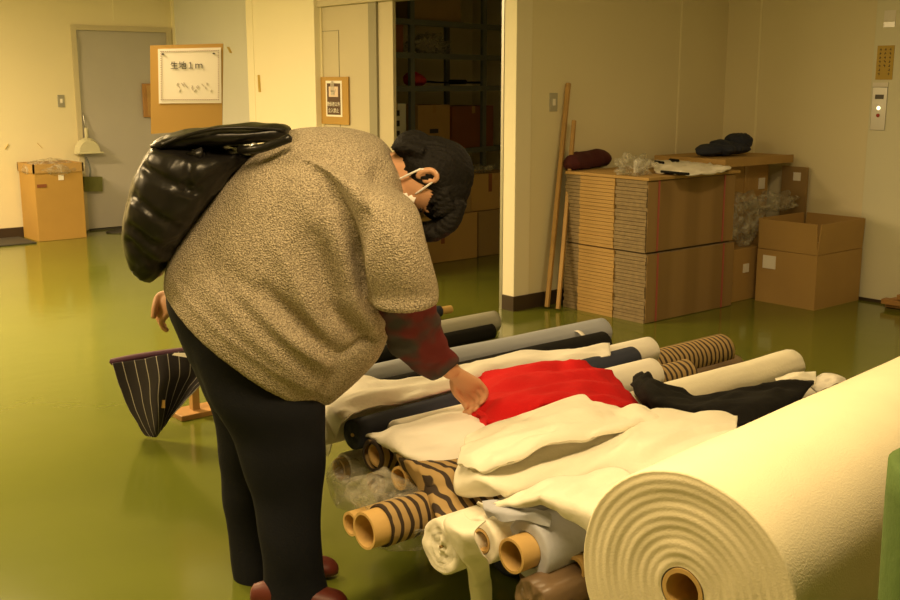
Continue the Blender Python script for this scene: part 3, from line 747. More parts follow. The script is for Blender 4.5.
# rolls lying on the floor beyond the pile
c = Z(440, 311, .06); roll(Vector((c.x-1.1, c.y, .055)), c, .036, M['navy'], 'navy roll with a tan core on the floor farthest from the camera', core=.026, out1=.09)
c = Z(495, 321, .10); roll(Vector((c.x-1.08, c.y, .10)), c, .062, M['grey'], 'grey roll lying behind the pile with its white core showing', core=.03, out1=.0)
c = Z(492, 331, .06); roll(Vector((c.x-1.08, c.y-.02, .055)), c, .045, M['black'], 'thin black roll beside the grey roll behind the pile', core=.02)
# far top row
ra = {}
rroll(603, 331, .43, 1.75, .058, M['bgrey'], 'blue grey fabric roll at the back of the pile', core=.03, seed=2, wob=.05)
rroll(604, 343, .415, 1.72, .050, M['black'], 'black fabric roll with a white paper band', core=.03, seed=3, wob=.05)
q = Z(578, 345, .43)
rroll(650, 350, .42, 1.78, .055, M['white'], 'white fabric roll behind the navy roll', core=.03, seed=4, wob=.04)
lroll(352, 435, .44, 3.18, .048, M['navy'], 'navy fabric roll with a dark left end behind the white draped cloth', core=.006, seed=5, dy=.07, ridge=.003)
rroll(652, 374, .425, 1.90, .062, M['white'], 'white fabric roll in front of the navy roll', core=.03, seed=6)
# paper band on the black roll
P = Z(575, 344, .415); n = 40; V = []
for xx in (P.x, P.x+.022):
    for j in range(n): a = 2*PI*j/n; V.append(Vector((xx, P.y+.0575*math.cos(a)*.97-.0, .415+.0575*math.sin(a)*.97)))
Fc = [(j, (j+1)%n, n+(j+1)%n, n+j) for j in range(n)]
tag(solid(mk('paper_band', V, Fc, M['paper']), .002), 'white paper band around the black fabric roll', 'paper band')
# tiger and dark rolls at right
rroll(722, 350, .30, 2.3, .075, M['tiger'], 'tiger striped fabric roll sticking out behind the cream roll', core=.03, seed=7, dy=-.0)
rroll(735, 367, .22, 2.4, .06, M['brown'], 'dark brown roll under the tiger striped roll', core=.03, seed=8)
rroll(792, 365, .43, 2.0, .062, M['cream'], 'cream fabric roll pointing to the open box', core=.02, seed=9, wob=.06)
rroll(835, 388, .30, 2.3, .05, M['white'], 'thin white roll whose end shows right of the cream roll', core=.035, seed=10, out1=.01)
# left-end tubes
lroll(372, 456, .40, 3.3, .052, M['tiger'], 'tiger striped roll with a wide open core under the white sheet', core=.036, seed=11, out0=-.012)
lroll(344, 468, .30, 3.0, .048, M['white'], 'white roll with an open tan core nearest the legs', core=.036, seed=12, out0=.02)
lroll(378, 481, .30, 3.0, .042, M['white'], 'pale roll with an open core behind the crossed tube ends', core=.034, seed=14, out0=.02)
P0 = Z(350, 524, .325); roll(P0+Vector((.17, .0, 0)), (3.0, P0.y, .325), .040, M['brown'], 'roll with a smaller pale core left of the tiger striped tube', core=.034, out0=.17, seed=13)
P0 = Z(364, 531, .375); roll(P0+Vector((.05, 0, 0)), (3.1, P0.y-.0, .375), .056, M['tiger'], 'tiger striped roll with a big pale core at the left end', core=.049, out0=.05, seed=15)
lroll(440, 547, .36, 3.2, .072, M['cream2'], 'loose ivory roll without core at the front left', core=.004, ridge=.008, pitch=.006, wob=.05, seed=16)
lroll(481, 541, .385, 3.2, .060, M['cream2'], 'ivory roll with a dark core hole beside the pale blue roll', core=.032, wob=.05, seed=17)
P0 = Z(511, 556, .385); roll(P0+Vector((.055, 0, 0)), (3.3, P0.y, .385), .076, M['periw'], 'pale blue grey roll with a tan core at the front of the pile', core=.044, out0=.055, seed=18)
lroll(505, 520, .42, 3.3, .055, M['periw'], 'pale blue grey roll behind the one with the tan core', core=.02, seed=19, z1=.41)
lroll(575, 577, .33, 3.2, .052, M['brown'], 'brown satin roll low at the front of the pile', core=.012, seed=20) if False else None
lroll(583, 566, .34, 3.2, .034, M['brown'], 'thin roll with an open tan core under the huge cream roll', core=.031, out0=.03, seed=21)
P0 = Z(530, 603, .29)
roll(P0, (3.2, P0.y-.02, .32), .056, M['brown'], 'brown satin roll low at the front of the pile', core=.008, seed=20, wob=.12, ridge=.004)

# ---------------------------------------------------------------- draped cloths
def zz(*a): return Z(*a)
P = [[(319,434,.34),(321,404,.46),(355,381,.50),(400,384,.495),(450,373,.495),(515,353,.50),(560,352,.485),(610,345,.48)],
     [(321,448,.29),(329,412,.49),(358,397,.515),(400,395,.51),(450,384,.51),(515,363,.515),(560,358,.50),(610,350,.485)],
     [(328,456,.26),(343,425,.47),(365,412,.49),(400,402,.49),(450,391,.485),(515,374,.485),(560,366,.48),(610,358,.475)]]
tag(patch('draped_cloth', [[Z(*q) for q in r] for r in P], M['white'], wr=.012, wf=10, seed=2), 'crumpled white cloth draped over the rolls behind the navy roll', 'cloth')
P = [[(361,436,.44),(395,427,.485),(430,419,.49),(470,408,.49),(520,400,.49)],
     [(372,437,.45),(395,438,.505),(430,432,.51),(470,424,.51),(520,415,.50)],
     [(380,443,.455),(402,452,.50),(435,452,.505),(475,440,.505),(525,430,.50)],
     [(384,446,.45),(410,461,.47),(437,473,.46),(480,462,.48),(530,450,.48)]]
tag(patch('draped_cloth', [[Z(*q) for q in r] for r in P], M['white'], wr=.010, wf=9, seed=4), 'white cloth draped over the tiger striped roll in front of the navy roll', 'cloth')
# tiger cloth ends hanging under the white cloth
P = [[(384,443,.47),(405,458,.475),(432,464,.48),(464,460,.49),(490,455,.49)],
     [(396,458,.46),(415,472,.47),(440,475,.485),(468,468,.495),(500,466,.49)],
     [(410,480,.42),(424,490,.435),(445,492,.45),(472,485,.46),(505,484,.46)],
     [(430,500,.39),(438,520,.395),(456,514,.41),(484,502,.43),(515,496,.44)]]
tag(patch('draped_cloth', [[Z(*q) for q in r] for r in P], M['tiger'], wr=.014, wf=12, seed=6), 'tiger striped cloth end spilling below the white cloth', 'cloth')
P0 = Z(407, 476, .415); roll(P0, P0+Vector((.45, .02, -.01)), .036, M['tiger'], 'short tan tube poking out among the tiger striped cloth', core=.034, out0=.03, seed=30)
# film round the tube ends
V, Fc = tube([Z(350, 500, .36), Z(372, 492, .40), Z(395, 512, .365), Z(420, 525, .34), Z(440, 530, .33)], [.02, .06, .088, .075, .03], 30, 8, True)
o = []
for v in V:
    q = v*13; o.append(v+Vector((noise.noise(q), noise.noise(q+Vector((4,4,4))), noise.noise(q+Vector((8,2,1)))))*.034)
tag(mk('plastic_wrapping', o, Fc, M['film']), 'crumpled clear plastic wrapping round the tube ends at the left', 'plastic sheet')
V, Fc = tube([Z(340, 470, .30), Z(352, 488, .26), Z(372, 495, .25), Z(390, 480, .32)], [.045, .07, .06, .04], 26, 8, True)
o = []
for v in V:
    q = v*15+Vector((3,3,3)); o.append(v+Vector((noise.noise(q), noise.noise(q+Vector((4,4,4))), noise.noise(q+Vector((8,2,1)))))*.03)
tag(mk('plastic_wrapping', o, Fc, M['film']), 'clear plastic wrapping round the white roll nearest the legs', 'plastic sheet')
# red cloth
P = [[(470,368,.46),(500,374,.50),(545,367,.515),(585,367,.515),(612,376,.50),(640,404,.465)],
     [(468,392,.48),(500,390,.54),(545,384,.55),(585,384,.545),(612,394,.53),(640,408,.48)],
     [(466,416,.48),(495,410,.55),(545,400,.565),(582,398,.56),(614,405,.53),(641,411,.48)],
     [(465,430,.46),(492,427,.53),(530,416,.54),(575,408,.54),(612,414,.51),(640,414,.47)],
     [(470,434,.44),(492,434,.47),(530,424,.48),(575,420,.48),(610,424,.47),(636,420,.45)]]
redc = tag(patch('folded_cloth', [[Z(*q) for q in r] for r in P], M['red'], wr=.013, wf=9, th=.008, seed=9, rg=1.0), 'bright red cloth being pinched by the leaning person', 'cloth')
for k, pts in enumerate(([(487,421,.535),(505,424,.53),(530,419,.545),(545,412,.56)], [(478,412,.525),(490,420,.53),(486,428,.515)], [(500,430,.50),(520,424,.52),(540,417,.54)])):
    V, Fc = tube([Z(*q) for q in pts], [.008]+[.011]*(len(pts)-2)+[.005], 10, 5); mk('fold', V, Fc, M['red'], redc)
# black cloth
P = [[(634,380,.46),(650,375,.51),(668,386,.50),(700,396,.49),(750,390,.49),(790,380,.475),(813,384,.46)],
     [(632,390,.49),(650,388,.54),(672,394,.52),(705,402,.51),(750,398,.51),(790,388,.49),(814,387,.46)],
     [(640,402,.49),(658,402,.53),(685,407,.52),(715,410,.51),(750,407,.51),(780,400,.49),(806,392,.46)],
     [(650,412,.46),(665,414,.49),(690,418,.49),(720,422,.49),(745,425,.48),(775,412,.47),(800,398,.45)]]
tag(patch('folded_cloth', [[Z(*q) for q in r] for r in P], M['black'], wr=.014, wf=10, th=.010, seed=12), 'black wool cloth right of the red cloth', 'cloth')
# white scraps behind the black cloth
P = [[(775,380,.44),(795,373,.45),(815,374,.44)],[(778,384,.46),(797,378,.475),(816,379,.46)],[(782,388,.45),(800,384,.46),(815,384,.45)]]
tag(patch('folded_cloth', [[Z(*q) for q in r] for r in P], M['cream2'], wr=.010, wf=14, seed=14), 'small ivory cloth end peeking out behind the black cloth', 'cloth')
P = [[(808,386,.42),(825,373,.43),(842,376,.40)],[(812,390,.44),(828,380,.45),(845,381,.42)],[(818,394,.43),(832,388,.44),(848,386,.41)]]
tag(patch('folded_cloth', [[Z(*q) for q in r] for r in P], M['white'], wr=.010, wf=14, seed=15), 'white cloth end between black cloth and huge cream roll', 'cloth')
# cream cloth in front of the red one
P = [[(468,440,.50),(500,427,.53),(540,412,.555),(575,402,.57),(597,405,.585),(618,413,.55),(636,410,.585),(660,420,.555)],
     [(462,450,.54),(495,440,.58),(540,427,.60),(585,415,.61),(605,419,.60),(626,421,.60),(640,418,.60),(662,425,.57)],
     [(459,458,.55),(495,453,.60),(540,442,.605),(582,431,.61),(606,429,.605),(630,427,.60),(642,424,.595),(664,430,.575)],
     [(458,466,.54),(495,463,.585),(540,452,.59),(580,441,.595),(606,436,.59),(632,432,.585),(643,428,.58),(664,432,.57)]]
tag(patch('draped_cloth', [[Z(*q) for q in r] for r in P], M['cream2'], wr=.010, wf=9, th=.012, seed=17, rg=1.1), 'thick ivory cloth fold lying uppermost on the front of the pile beside the red cloth', 'cloth')
P = [[(470,452,.49),(500,446,.53),(560,432,.55),(620,420,.56),(660,414,.57),(700,413,.57),(738,421,.56)],
     [(460,466,.51),(500,463,.55),(560,452,.565),(620,440,.57),(665,434,.585),(700,434,.59),(736,436,.58)],
     [(456,480,.49),(497,480,.54),(560,467,.55),(620,455,.565),(670,450,.585),(704,452,.59),(738,454,.585)],
     [(458,492,.46),(500,492,.51),(560,480,.525),(620,470,.54),(675,468,.565),(708,470,.57),(742,470,.57)],
     [(466,498,.43),(505,500,.47),(562,490,.49),(622,484,.51),(680,486,.54),(712,488,.55),(745,488,.55)]]
tag(patch('draped_cloth', [[Z(*q) for q in r] for r in P], M['cream2'], wr=.014, wf=8, th=.010, seed=18, rg=1.1), 'thick ivory cloth draped over the front of the pile under the uppermost fold', 'cloth')
P = [[(478,505,.475),(520,494,.51),(560,482,.53),(600,476,.55),(640,480,.56)],
     [(490,503,.485),(530,500,.52),(570,496,.545),(605,495,.555),(640,498,.56)],
     [(500,502,.49),(545,506,.52),(580,512,.53),(605,520,.53),(640,520,.53)],
     [(512,503,.485),(556,513,.505),(585,528,.49),(602,550,.44),(640,555,.44)]]
tag(patch('draped_cloth', [[Z(*q) for q in r] for r in P], M['cream2'], wr=.010, wf=11, th=.012, seed=19, rg=1.2), 'lower ivory cloth fanning out over the pale blue roll', 'cloth')
# ivory sheet falling from the loose ivory roll
P = [[(470,505,.47),(478,515,.46),(492,520,.455)],
     [(452,517,.44),(464,530,.44),(480,535,.44)],
     [(460,545,.37),(472,556,.36),(494,560,.36)],
     [(474,566,.30),(484,575,.29),(497,572,.29)],
     [(477,590,.22),(487,596,.21),(498,594,.21)],
     [(478,612,.14),(488,618,.13),(499,616,.13)]]
tag(patch('draped_cloth', [[Z(*q)-Vector((.03,.01,0)) for q in r] for r in P], M['cream2'], wr=.010, wf=12, th=.004, seed=20), 'ivory cloth strip hanging from the loose ivory roll', 'cloth')
P = [[(482,505,.475),(505,502,.49),(530,505,.49),(550,512,.48)],
     [(484,512,.465),(505,510,.485),(530,512,.485),(552,520,.47)],
     [(488,520,.44),(508,522,.46),(530,522,.46),(550,530,.45)]]
tag(patch('draped_cloth', [[Z(*q) for q in r] for r in P], M['periw'], wr=.010, wf=14, th=.005, seed=22), 'pale blue cloth fold tucked below the ivory cloth', 'cloth')

# ---------------------------------------------------------------- pinstripe cloth on its little stand
c = Z(195, 414, 0)
r_ = empty('display_stand', c, 'low wooden stand with a square foot behind the trousers', 'stand')
bx('foot', (c.x-.10, c.x+.10, c.y-.07, c.y+.07, 0, .025), M['wood2'], r_, .003)
V, Fc = bar((c.x, c.y, .025), (c.x, c.y, .25), .035, .035, (1,0,0)); mk('upright', V, Fc, M['wood'], r_, False)
YP = 4.45
top = [(111,362),(130,358),(155,354),(185,350),(222,344)]
V, Fc = tube([W(*q, YP+.02*i) for i, q in enumerate(top)], .014, 12, 4)
pr = empty('pinstripe_cloth', W(160, 420, YP), 'dark pinstripe cloth with a purple edge hanging on the low stand', 'cloth')
mk('purple_edge', V, Fc, M['purple'], pr)
rows = [[W(112+i*22, 364-i*4, YP-.02+.03*math.sin(i*2.3)) for i in range(6)],
        [W(119+i*20, 385-i*3.5, YP-.03+.05*math.sin(i*2.0+.5)) for i in range(6)],
        [W(129+i*14.5, 410-i*5, YP-.03+.05*math.sin(i*1.9+1)) for i in range(6)],
        [W(142+i*8, 430-i*5, YP-.03+.04*math.sin(i*2+1)) for i in range(6)],
        [W(152+i*3, 440-i*4, YP-.02) for i in range(6)]]
patch('hanging_cloth', rows, M['pin'], pr, wr=.006, th=.004, seed=30)
slab('cloth_tag', [W(157, 408, YP-.07), W(165, 408, YP-.07), W(165, 400, YP-.07), W(157, 400, YP-.07)], .002, M['wood'], pr)
slab('paper_slip', [W(172, 355, YP-.05), W(190, 358, YP-.05), W(192, 353, YP-.05), W(174, 353, YP-.05)], .002, M['paper'], pr)

# ---------------------------------------------------------------- the person
PY = 3.05
fo = cam2room(-.5, PY, 0)
per = empty('person', (fo.x, fo.y, 0), 'person in a taupe knit poncho and dark jeans bending over the rolls', 'person')
def S(a, b_, hd, Y=PY, dy=0):
    A = W(a[0], a[1], Y); B = W(b_[0], b_[1], Y+dy); return ((A+B)/2, (B-A)/2, FW*hd)
def S3(px, py, rpx, hd, Y=PY, ang=0):   # section by centre, half length in px, angle
    a = (px-rpx*math.cos(ang), py-rpx*math.sin(ang)); b_ = (px+rpx*math.cos(ang), py+rpx*math.sin(ang)); return S(a, b_, hd, Y)
# trousers
pel = loft([S((188,262),(305,330),.13), S((165,296),(312,352),.165), S((181,340),(322,385),.165), S((200,378),(325,412),.15), S((212,405),(324,430),.12)], 28, 4)
near = loft([S((185,335),(318,372),.10,PY-.08), S((205,385),(326,408),.105,PY-.09), S((232,440),(327,448),.095,PY-.09), S((252,500),(322,503),.080,PY-.10), S((260,550),(322,552),.078,PY-.13), S((263,604),(332,606),.080,PY-.14)], 26, 4, capk=.05)
farl = loft([S((180,335),(300,372),.10,PY+.09), S((204,385),(300,408),.10,PY+.10), S((216,440),(290,448),.09,PY+.10), S((223,500),(284,503),.075,PY+.10), S((229,550),(286,552),.072,PY+.08), S((236,586),(296,588),.074,PY+.06)], 26, 4, capk=.05)
tro = fuse('trousers', [pel, near, farl], M['pants'], per, .010, 5)
for v in tro.data.vertices:
    p = v.co+Vector(per.location); d = noise.noise(Vector((p.x*3, p.y*3, p.z*9)))*.008; v.co += v.normal*d
# shoes
def shoe(px0, py0, px1, py1, Y, label):
    A = W(px0, py0, Y); B = W(px1, py1, Y); A.z = .045; B.z = .035; d = (B-A).normalized(); s = d.cross(UP)
    L_ = (B-A).length; secs = []
    for t, w, h_, zc in ((-.02, .028, .032, .05), (.15, .036, .045, .05), (.4, .038, .046, .05), (.7, .045, .034, .04), (.92, .040, .026, .032), (1.0, .022, .016, .026)):
        c = A+d*L_*t; c.z = zc; secs.append((c, s*w, UP*h_))
    V, Fc = loft(secs, 20, 4); V = [Vector((v.x, v.y, max(v.z, .003))) for v in V]
    o = mk('shoe', V, Fc, M['shoe'], per); o['label'] = label; return o
shoe(256, 607, 346, 607, PY-.16, 'red brown shoe nearest the camera')
shoe(250, 590, 337, 577, PY+.06, 'red brown shoe on the far foot')
# poncho
tor = loft([S((166,285),(323,406),.235), S((170,258),(346,386),.25), S((188,226),(372,352),.26), S((214,193),(390,315),.265), S((243,160),(402,275),.265), S((285,131),(408,238),.26), S((335,126),(408,205),.225), S((370,134),(406,188),.15), S((386,146),(404,180),.10)], 40, 5, capk=.02)
slv = loft([S((290,150),(380,180),.10,PY-.16), S((325,170),(415,205),.125,PY-.21), S((352,210),(426,240),.120,PY-.25), S((362,255),(434,270),.110,PY-.25), S((366,285),(438,290),.100,PY-.23), S((367,303),(438,303),.095,PY-.21)], 28, 5, capk=.02)
bel = loft([S((250,330),(330,405),.10,PY-.06), S((290,300),(378,360),.12,PY-.06), S((320,260),(392,320),.12,PY-.06)], 24, 4)
pon = fuse('knit_poncho', [tor, slv, bel], M['knit'], per, .009, 8)
folds = [ # (px,py)->(px,py), amplitude, width px
    ((371,306),(361,255),-.017,6), ((361,255),(368,205),-.015,7), ((368,205),(384,160),-.012,8), ((378,290),(374,225),.012,8),
    ((335,215),(352,300),.020,9), ((352,300),(378,345),.018,9), ((318,235),(335,310),-.018,10), ((335,310),(372,350),-.016,8),
    ((345,355),(385,335),-.014,5), ((250,290),(325,365),.018,8), ((268,285),(335,355),-.018,8), ((215,290),(310,385),.010,9),
    ((235,270),(295,330),-.010,8), ((300,180),(330,240),.010,14), ((280,240),(330,345),.010,8), ((190,235),(260,330),-.006,14), ((376,299),(437,299),.012,6), ((322,402),(168,286),.004,4)]
def toimg(p):
    X = CA*p.x-SA*p.y; Y = SA*p.x+CA*p.y; z_ = p.z-CH; d_ = Y*math.cos(PCH)-z_*math.sin(PCH); v_ = Y*math.sin(PCH)+z_*math.cos(PCH)
    return 450+F*X/d_, 300-F*v_/d_, Y
fl = [(W(a[0], a[1], PY-.2), W(b_[0], b_[1], PY-.2), amp, w/349) for a, b_, amp, w in folds]
off = Vector(per.location)
nn_ = [v.normal.copy() for v in pon.data.vertices]
for v, nv in zip(pon.data.vertices, nn_):
    p = v.co+off; k = -nv.dot(FW)
    Yp = SA*p.x+CA*p.y
    if Yp < PY+.02:
        d = 0
        for A, B, amp, w in fl:
            # distance measured in the person's own side plane
            ab = Vector(((B-A).dot(RT), (B-A).z)); ap = Vector(((p-A).dot(RT), (p-A).z)); t = max(0, min(1, ap.dot(ab)/ab.length_squared)); q = (ap-ab*t).length
            d += 1.5*amp*math.exp(-(q/w)**2)*(math.sin(PI*min(1, max(.08, t*.9+.05)))**.5)
        v.co += nv*d*max(0, min(1, k*1.5))
    v.co += nv*.004*noise.noise(p*9)
# shirt sleeve
slf = fuse('shirt_sleeve', [loft([(W(400,265,PY-.10), RT*.09, FW*.07), (W(403,300,PY-.10), (W(434,298,PY)-W(373,306,PY))/2, FW*.068), (W(414,335,PY-.03), (W(442,324,PY)-W(389,350,PY))/2, FW*.058), (W(431,357,PY+.04), (W(452,345,PY)-W(414,369,PY))/2, FW*.046), (W(446,370,PY+.08), (W(460,359,PY)-W(432,380,PY))/2, FW*.040)], 24, 5, capk=.03)], M['shirt'], per, .007, 4)
for v in slf.data.vertices:
    p = v.co+off; v.co += v.normal*noise.noise(Vector((p.x*16, p.y*16, p.z*24)))*.008
# body: one continuous skin mesh
HC_ = W(428, 181, PY-.02)       # head centre
ex = RT*.93-UP*.37                     # crown direction: right and slightly down
ex.normalize(); fc = (-UP*.93-RT*.37); fc.normalize()      # the face looks down
HR = Matrix((( ex.x, FW.x, fc.x), (ex.y, FW.y, fc.y), (ex.z, FW.z, fc.z)))   # columns: crown, side, face
def HP(c, s, f): return HC_+ex*c+FW*s+fc*f
def limb(pts, rad, n=14, sub=5): return tube(pts, rad, n, sub)
parts = [ell(HC_, .105, .074, .090, HR, 28, 20), ell(HP(-.055, 0, .03), .06, .056, .062, HR, 20, 14),   # skull, jaw
         ell(HP(-.10, 0, .060), .022, .024, .020, HR, 12, 8),                                       # chin
         tube([HP(.015, 0, .080), HP(-.012, 0, .100), HP(-.03, 0, .110), HP(-.038, 0, .09)], [.008, .011, .016, .010], 10, 4),  # nose
         tube([HP(-.06, -.026, .083), HP(-.06, 0, .092), HP(-.06, .026, .083)], .008, 8, 4),         # lips
         tube([HP(.03, -.045, .068), HP(.034, 0, .083), HP(.03, .045, .068)], .010, 8, 4)]           # brow
for s in (-1, 1):
    parts.append(tube([HP(-.012, s*.077, -.002), HP(.014, s*.084, -.014), HP(.016, s*.088, -.030), HP(-.004, s*.088, -.038), HP(-.028, s*.080, -.022), HP(-.030, s*.076, -.006)], [.006, .008, .008, .009, .010, .008], 8, 4))
    parts.append(ell(HP(-.006, s*.078, -.020), .018, .006, .014, HR, 10, 8))
parts.append(limb([HP(-.03, 0, -.03), W(395, 172, PY), W(372, 175, PY), W(340, 185, PY)], [.062, .056, .065, .10]))
parts.append(loft([S((205,275),(290,330),.12), S((225,225),(345,310),.15), S((262,180),(375,265),.16), S((310,160),(385,225),.16), S((350,158),(385,200),.09)], 24, 4))
parts.append(loft([S((195,300),(298,345),.13), S((215,370),(305,390),.13), S((228,405),(308,412),.10)], 24, 4))
parts.append(limb([W(265,380,PY-.08), W(280,450,PY-.09), W(290,530,PY-.10), W(297,590,PY-.14)], [.105, .08, .06, .045]))
parts.append(limb([W(250,380,PY+.09), W(252,450,PY+.10), W(255,530,PY+.10), W(265,574,PY+.06)], [.10, .075, .055, .042]))
# near arm
shd, elb, wri = W(350, 215, PY-.14), W(405, 305, PY-.07), W(453, 372, PY+.09)
parts.append(limb([W(335,195,PY-.08), shd, elb, W(432, 352, PY+.04), wri], [.07, .058, .042, .036, .027]))
def hand(wr, kn, palm_n, spread, fingers, thumb, pr=.011):
    """palm between wrist and knuckles plus five fingers; fingers: list of point chains"""
    out = []
    ax = (kn-wr).normalized(); sd = spread.normalized()
    out.append(loft([(wr-ax*.02, sd*.024, palm_n*.019), (wr, sd*.026, palm_n*.018), (wr.lerp(kn, .4), sd*.034, palm_n*.017), (wr.lerp(kn, .8), sd*.040, palm_n*.015), (kn, sd*.039, palm_n*.011)], 18, 3))
    for ch, r0 in fingers: out.append(tube(ch, [r0*1.05, r0, r0*.95, r0*.8][:len(ch)], 10, 4))
    out.append(tube(thumb, [.014, .012, .011, .009][:len(thumb)], 10, 4))
    return out
kn = W(474, 388, PY+.125); hx = (kn-wri).normalized()
sd = (W(490, 379, PY+.12)-W(463, 394, PY+.17)).normalized()
pn = hx.cross(sd).normalized()
if pn.z < 0: pn = -pn
fg = []
tips = []
for i, (o_, l_) in enumerate(((-.034, .066), (-.011, .080), (.012, .078), (.034, .066))):
    k0 = kn+sd*o_-pn*.0; dn = (hx*.25-UP*.95).normalized()
    p1 = k0+(hx*.75-UP*.55).normalized()*l_*.42
    p2 = p1+(hx*.05-UP*1.0-RT*.15).normalized()*l_*.40
    p3 = p2+(-hx*.45-UP*.75-RT*.2).normalized()*l_*.35
    fg.append(([k0-hx*.02, p1, p2, p3], .0088 if i < 3 else .0080))
parts += hand(wri, kn, pn, sd, fg, [wri.lerp(kn, .3)-sd*.025, wri.lerp(kn, .65)-sd*.047-pn*.012, kn-sd*.040-UP*.028-hx*.005, kn-sd*.026-UP*.055-hx*.004])
# far arm, hand resting behind the hip
wr2 = W(176, 296, PY+.20); kn2 = W(162, 306, PY+.185)
parts.append(limb([W(350,195,PY+.10), W(330,220,PY+.17), W(245,285,PY+.21), wr2], [.07, .055, .042, .028]))
hx2 = (kn2-wr2).normalized(); hx2 = (-RT*.75-UP*.62).normalized(); kn2 = wr2+hx2*.055
sd2 = (UP*.55-RT*.45+FW*.5).normalized(); pn2 = hx2.cross(sd2).normalized()
fg = []
for i, o_ in enumerate((-.030, -.010, .010, .030)):
    k0 = kn2+sd2*o_*.9; p1 = k0+(-RT*.55-UP*.85).normalized()*.026; p2 = p1+(RT*.15-UP*1).normalized()*.022; p3 = p2+(RT*.8-UP*.6).normalized()*.016
    fg.append(([k0-hx2*.02, p1, p2, p3], .0100))
parts += hand(wr2, kn2, pn2, sd2, fg, [wr2+hx2*.02+sd2*.025, wr2+hx2*.045+sd2*.04-FW*.01, wr2+hx2*.06+sd2*.03-FW*.03-UP*.01, wr2+hx2*.07+sd2*.02-FW*.04-UP*.03])
body = fuse('body', parts, M['skin'], per, .0038, 3)
# eyes
for s in (-1, 1):
    V, Fc = ell(HP(.010, s*.030, .076), .008, .014, .010, HR, 14, 10); o = mk('eye', V, Fc, mat('eye_dark', (.03, .02, .015), .2), per)
# hair: cap with fringe
Vh, Fh = ell(HP(.022, 0, -.014), .116, .090, .102, HR, 48, 34); out = []
def hairpoint(v):
    l = v-HC_; c_, s_, f_ = l.dot(ex), l.dot(FW), l.dot(fc)
    return c_, s_, f_
hp = [ell(HP(.012, 0, -.034), .108, .086, .096, HR, 32, 22), ell(HP(.050, 0, .002), .074, .080, .092, HR, 28, 20), ell(HP(-.066, 0, -.070), .060, .058, .050, HR, 24, 16)]
for i in range(19):   # fringe hanging past the forehead
    s_ = -.066+.132*i/18; w_ = .010*math.sin(i*2.3)
    hp.append(tube([HP(.100, s_*.7, .02), HP(.096, s_*.95, .075), HP(.072+w_*.5, s_*1.02, .118), HP(.036+w_, s_, .140+w_*.4), HP(.008+w_, s_*.95, .146+w_*.5)], [.026, .026, .022, .014, .004], 8, 4))
for i in range(12):   # locks at the nape
    s_ = -.062+.124*i/11; hp.append(tube([HP(-.04, s_, -.085+.2*abs(s_)), HP(-.085, s_*.95, -.085+.25*abs(s_)), HP(-.122-.006*math.sin(i*2), s_*.8, -.066+.25*abs(s_))], [.020, .016, .004], 8, 4))
for s in (-1, 1):
    for k, (a0, a1) in enumerate(((.040, .02), (.052, .035), (.064, .05))):
        hp.append(tube([HP(a0+.02, s*.074, a1-.02), HP(a0, s*.078, a1+.01), HP(a0-.016, s*.074, a1+.03)], [.014, .010, .003], 8, 4))
hair = fuse('hair', hp, M['hair'], per, .0045, 2)
for v in hair.data.vertices:
    p = v.co+off-HC_; a = math.atan2(p.dot(FW), p.dot(fc))
    v.co += v.normal*(.0018*math.sin(a*60+12*noise.noise(p*14))+.005*noise.noise(p*18))
# mask with ear loops
V = []; n1, n2 = 18, 12
for j in range(n2+1):
    for i in range(n1+1):
        a = (i/n1-.5)*2.3; c_ = -.015-.085*j/n2; rr = .117+.022*math.cos(a)*math.sin(PI*(j/n2)*.9+.2)-.018*(j/n2)**2
        V.append(HP(c_, math.sin(a)*(.066-.012*(j/n2)), .0+math.cos(a)*rr*1.0+.004*math.sin(j*2.6)))
Fc = [(j*(n1+1)+i, j*(n1+1)+i+1, (j+1)*(n1+1)+i+1, (j+1)*(n1+1)+i) for j in range(n2) for i in range(n1)]
mk_ = solid(mk('face_mask', V, Fc, M['maskm'], per), .003)
for s in (-1, 1):
    V, Fc = merge([tube([HP(-.020, s*.062, .040), HP(-.004, s*.079, .015), HP(.018, s*.090, -.022)], .003, 6, 4), tube([HP(-.090, s*.050, .035), HP(-.060, s*.074, .0), HP(-.032, s*.086, -.030)], .003, 6, 4), tube([HP(.018, s*.090, -.022), HP(.008, s*.092, -.040), HP(-.032, s*.086, -.030)], .003, 6, 4)])
    mk('ear_loop', V, Fc, M['maskm'], mk_)

# ---------------------------------------------------------------- shoulder bag
bg = empty('shoulder_bag', W(150, 278, PY+.02), 'puffy glossy black bag slung over the back of the bending person', 'bag')
bagp = loft([S((134,246),(156,281),.14,PY), S((130,215),(172,262),.17,PY-.02), S((138,185),(192,232),.18,PY-.04), S((149,158),(216,200),.17,PY-.05), S((160,142),(240,170),.15,PY-.05), S((176,138),(262,155),.12,PY)], 36, 5, pw=2.6, capk=.15)
bo = fuse('bag_body', [bagp], M['bag'], bg, .009, 4)
ob = Vector(bg.location)
qf = [((162,146),(196,152)), ((196,152),(192,185)), ((196,152),(240,150)), ((150,168),(198,190)), ((140,195),(180,225)), ((135,225),(168,250)), ((200,190),(235,160)), ((133,240),(160,270))]
ql = [(W(*a, PY-.15), W(*b_, PY-.15)) for a, b_ in qf]
for v in bo.data.vertices:
    p = v.co+ob; d = .006*noise.noise(p*9)+.004*noise.noise(p*26)
    for A, B in ql:
        ab = Vector(((B-A).dot(RT), (B-A).z)); ap = Vector(((p-A).dot(RT), (p-A).z)); t = max(0, min(1, ap.dot(ab)/ab.length_squared)); q = (ap-ab*t).length
        d -= .012*math.exp(-(q/.012)**2)
    v.co += v.normal*d
fl_ = loft([S((158,140),(166,150),.14,PY-.02), S((185,130),(196,148),.15,PY-.02), S((215,125),(225,145),.14,PY-.03), S((250,123),(254,144),.12,PY-.04), S((278,123),(280,142),.09,PY-.05), S((288,126),(288,139),.06,PY-.05)], 26, 5, pw=2.4)
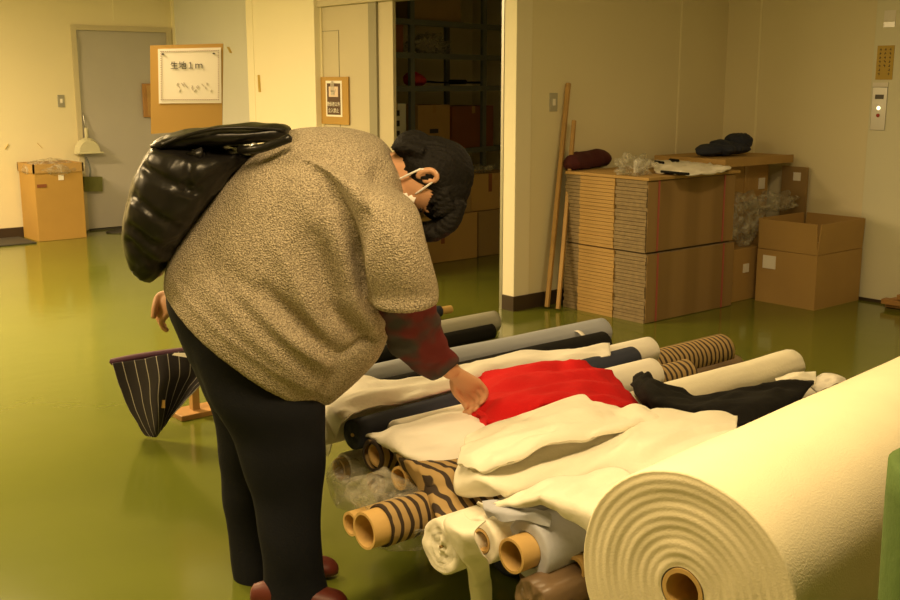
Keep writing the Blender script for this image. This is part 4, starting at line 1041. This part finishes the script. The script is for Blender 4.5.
bt = fuse('folded_top', [fl_], M['bag'], bg, .008, 3)
for v in bt.data.vertices: v.co += v.normal*(.007*noise.noise((v.co+ob)*14))
V, Fc = tube([W(162,145,PY-.17), W(185,136,PY-.18), W(215,129,PY-.18), W(250,128,PY-.16), W(285,130,PY-.12)], .005, 8, 5); mk('zip_edge', V, Fc, M['bag'], bg)
V, Fc = tube([W(240,150,PY-.14), W(262,148,PY-.19), W(290,138,PY-.20), W(320,150,PY-.24), W(330,175,PY-.22)][:3], .012, 10, 5); mk('strap', V, Fc, M['bag'], bg)
V, Fc = ell(W(254,147,PY-.17), .014, .006, .012); mk('buckle', V, Fc, M['metal'], bg)

# ---------------------------------------------------------------- lights
def area(name, loc, sx, sy, e, col=(1, .70, .34), rot=(0, 0, 0)):
    l = bpy.data.lights.new(name, 'AREA'); l.shape = 'RECTANGLE'; l.size = sx; l.size_y = sy; l.energy = e; l.color = col
    o = bpy.data.objects.new(name, l); C.objects.link(o); o.location = loc; o.rotation_euler = rot; return o
area('ceiling_lamp', (.9, 1.3, HC-.03), 1.2, .3, 66)
area('ceiling_lamp', (1.8, 6.5, HC-.03), .3, 1.2, 185)
area('ceiling_lamp', (-.2, 4.2, HC-.03), .3, 1.2, 90)
area('ceiling_lamp', (4.4, 2.4, HC-.03), 1.2, .3, 28)
area('ceiling_lamp', (.9, 9.2, HC-.03), 1.2, .3, 215)
w = bpy.data.worlds.new('world'); bpy.context.scene.world = w; w.use_nodes = True
w.node_tree.nodes['Background'].inputs[0].default_value = (1, .8, .45, 1); w.node_tree.nodes['Background'].inputs[1].default_value = .02

# ---------------------------------------------------------------- camera
cd = bpy.data.cameras.new('camera'); cam = bpy.data.objects.new('camera', cd); C.objects.link(cam)
cd.sensor_width = 36; cd.lens = F*36/900; cd.clip_start = .05
fwd = cam2room(0, math.cos(PCH), -math.sin(PCH)); up = cam2room(0, math.sin(PCH), math.cos(PCH)); rt = RT.copy()
Mx = Matrix(((rt.x, up.x, -fwd.x), (rt.y, up.y, -fwd.y), (rt.z, up.z, -fwd.z)))
cam.matrix_world = Matrix.Translation((0, 0, CH)) @ Mx.to_4x4()
bpy.context.scene.camera = cam
vs = bpy.context.scene.view_settings
vs.view_transform = 'Standard'; vs.look = 'None'; vs.exposure = 0.0; vs.gamma = 1; vs.use_curve_mapping = False
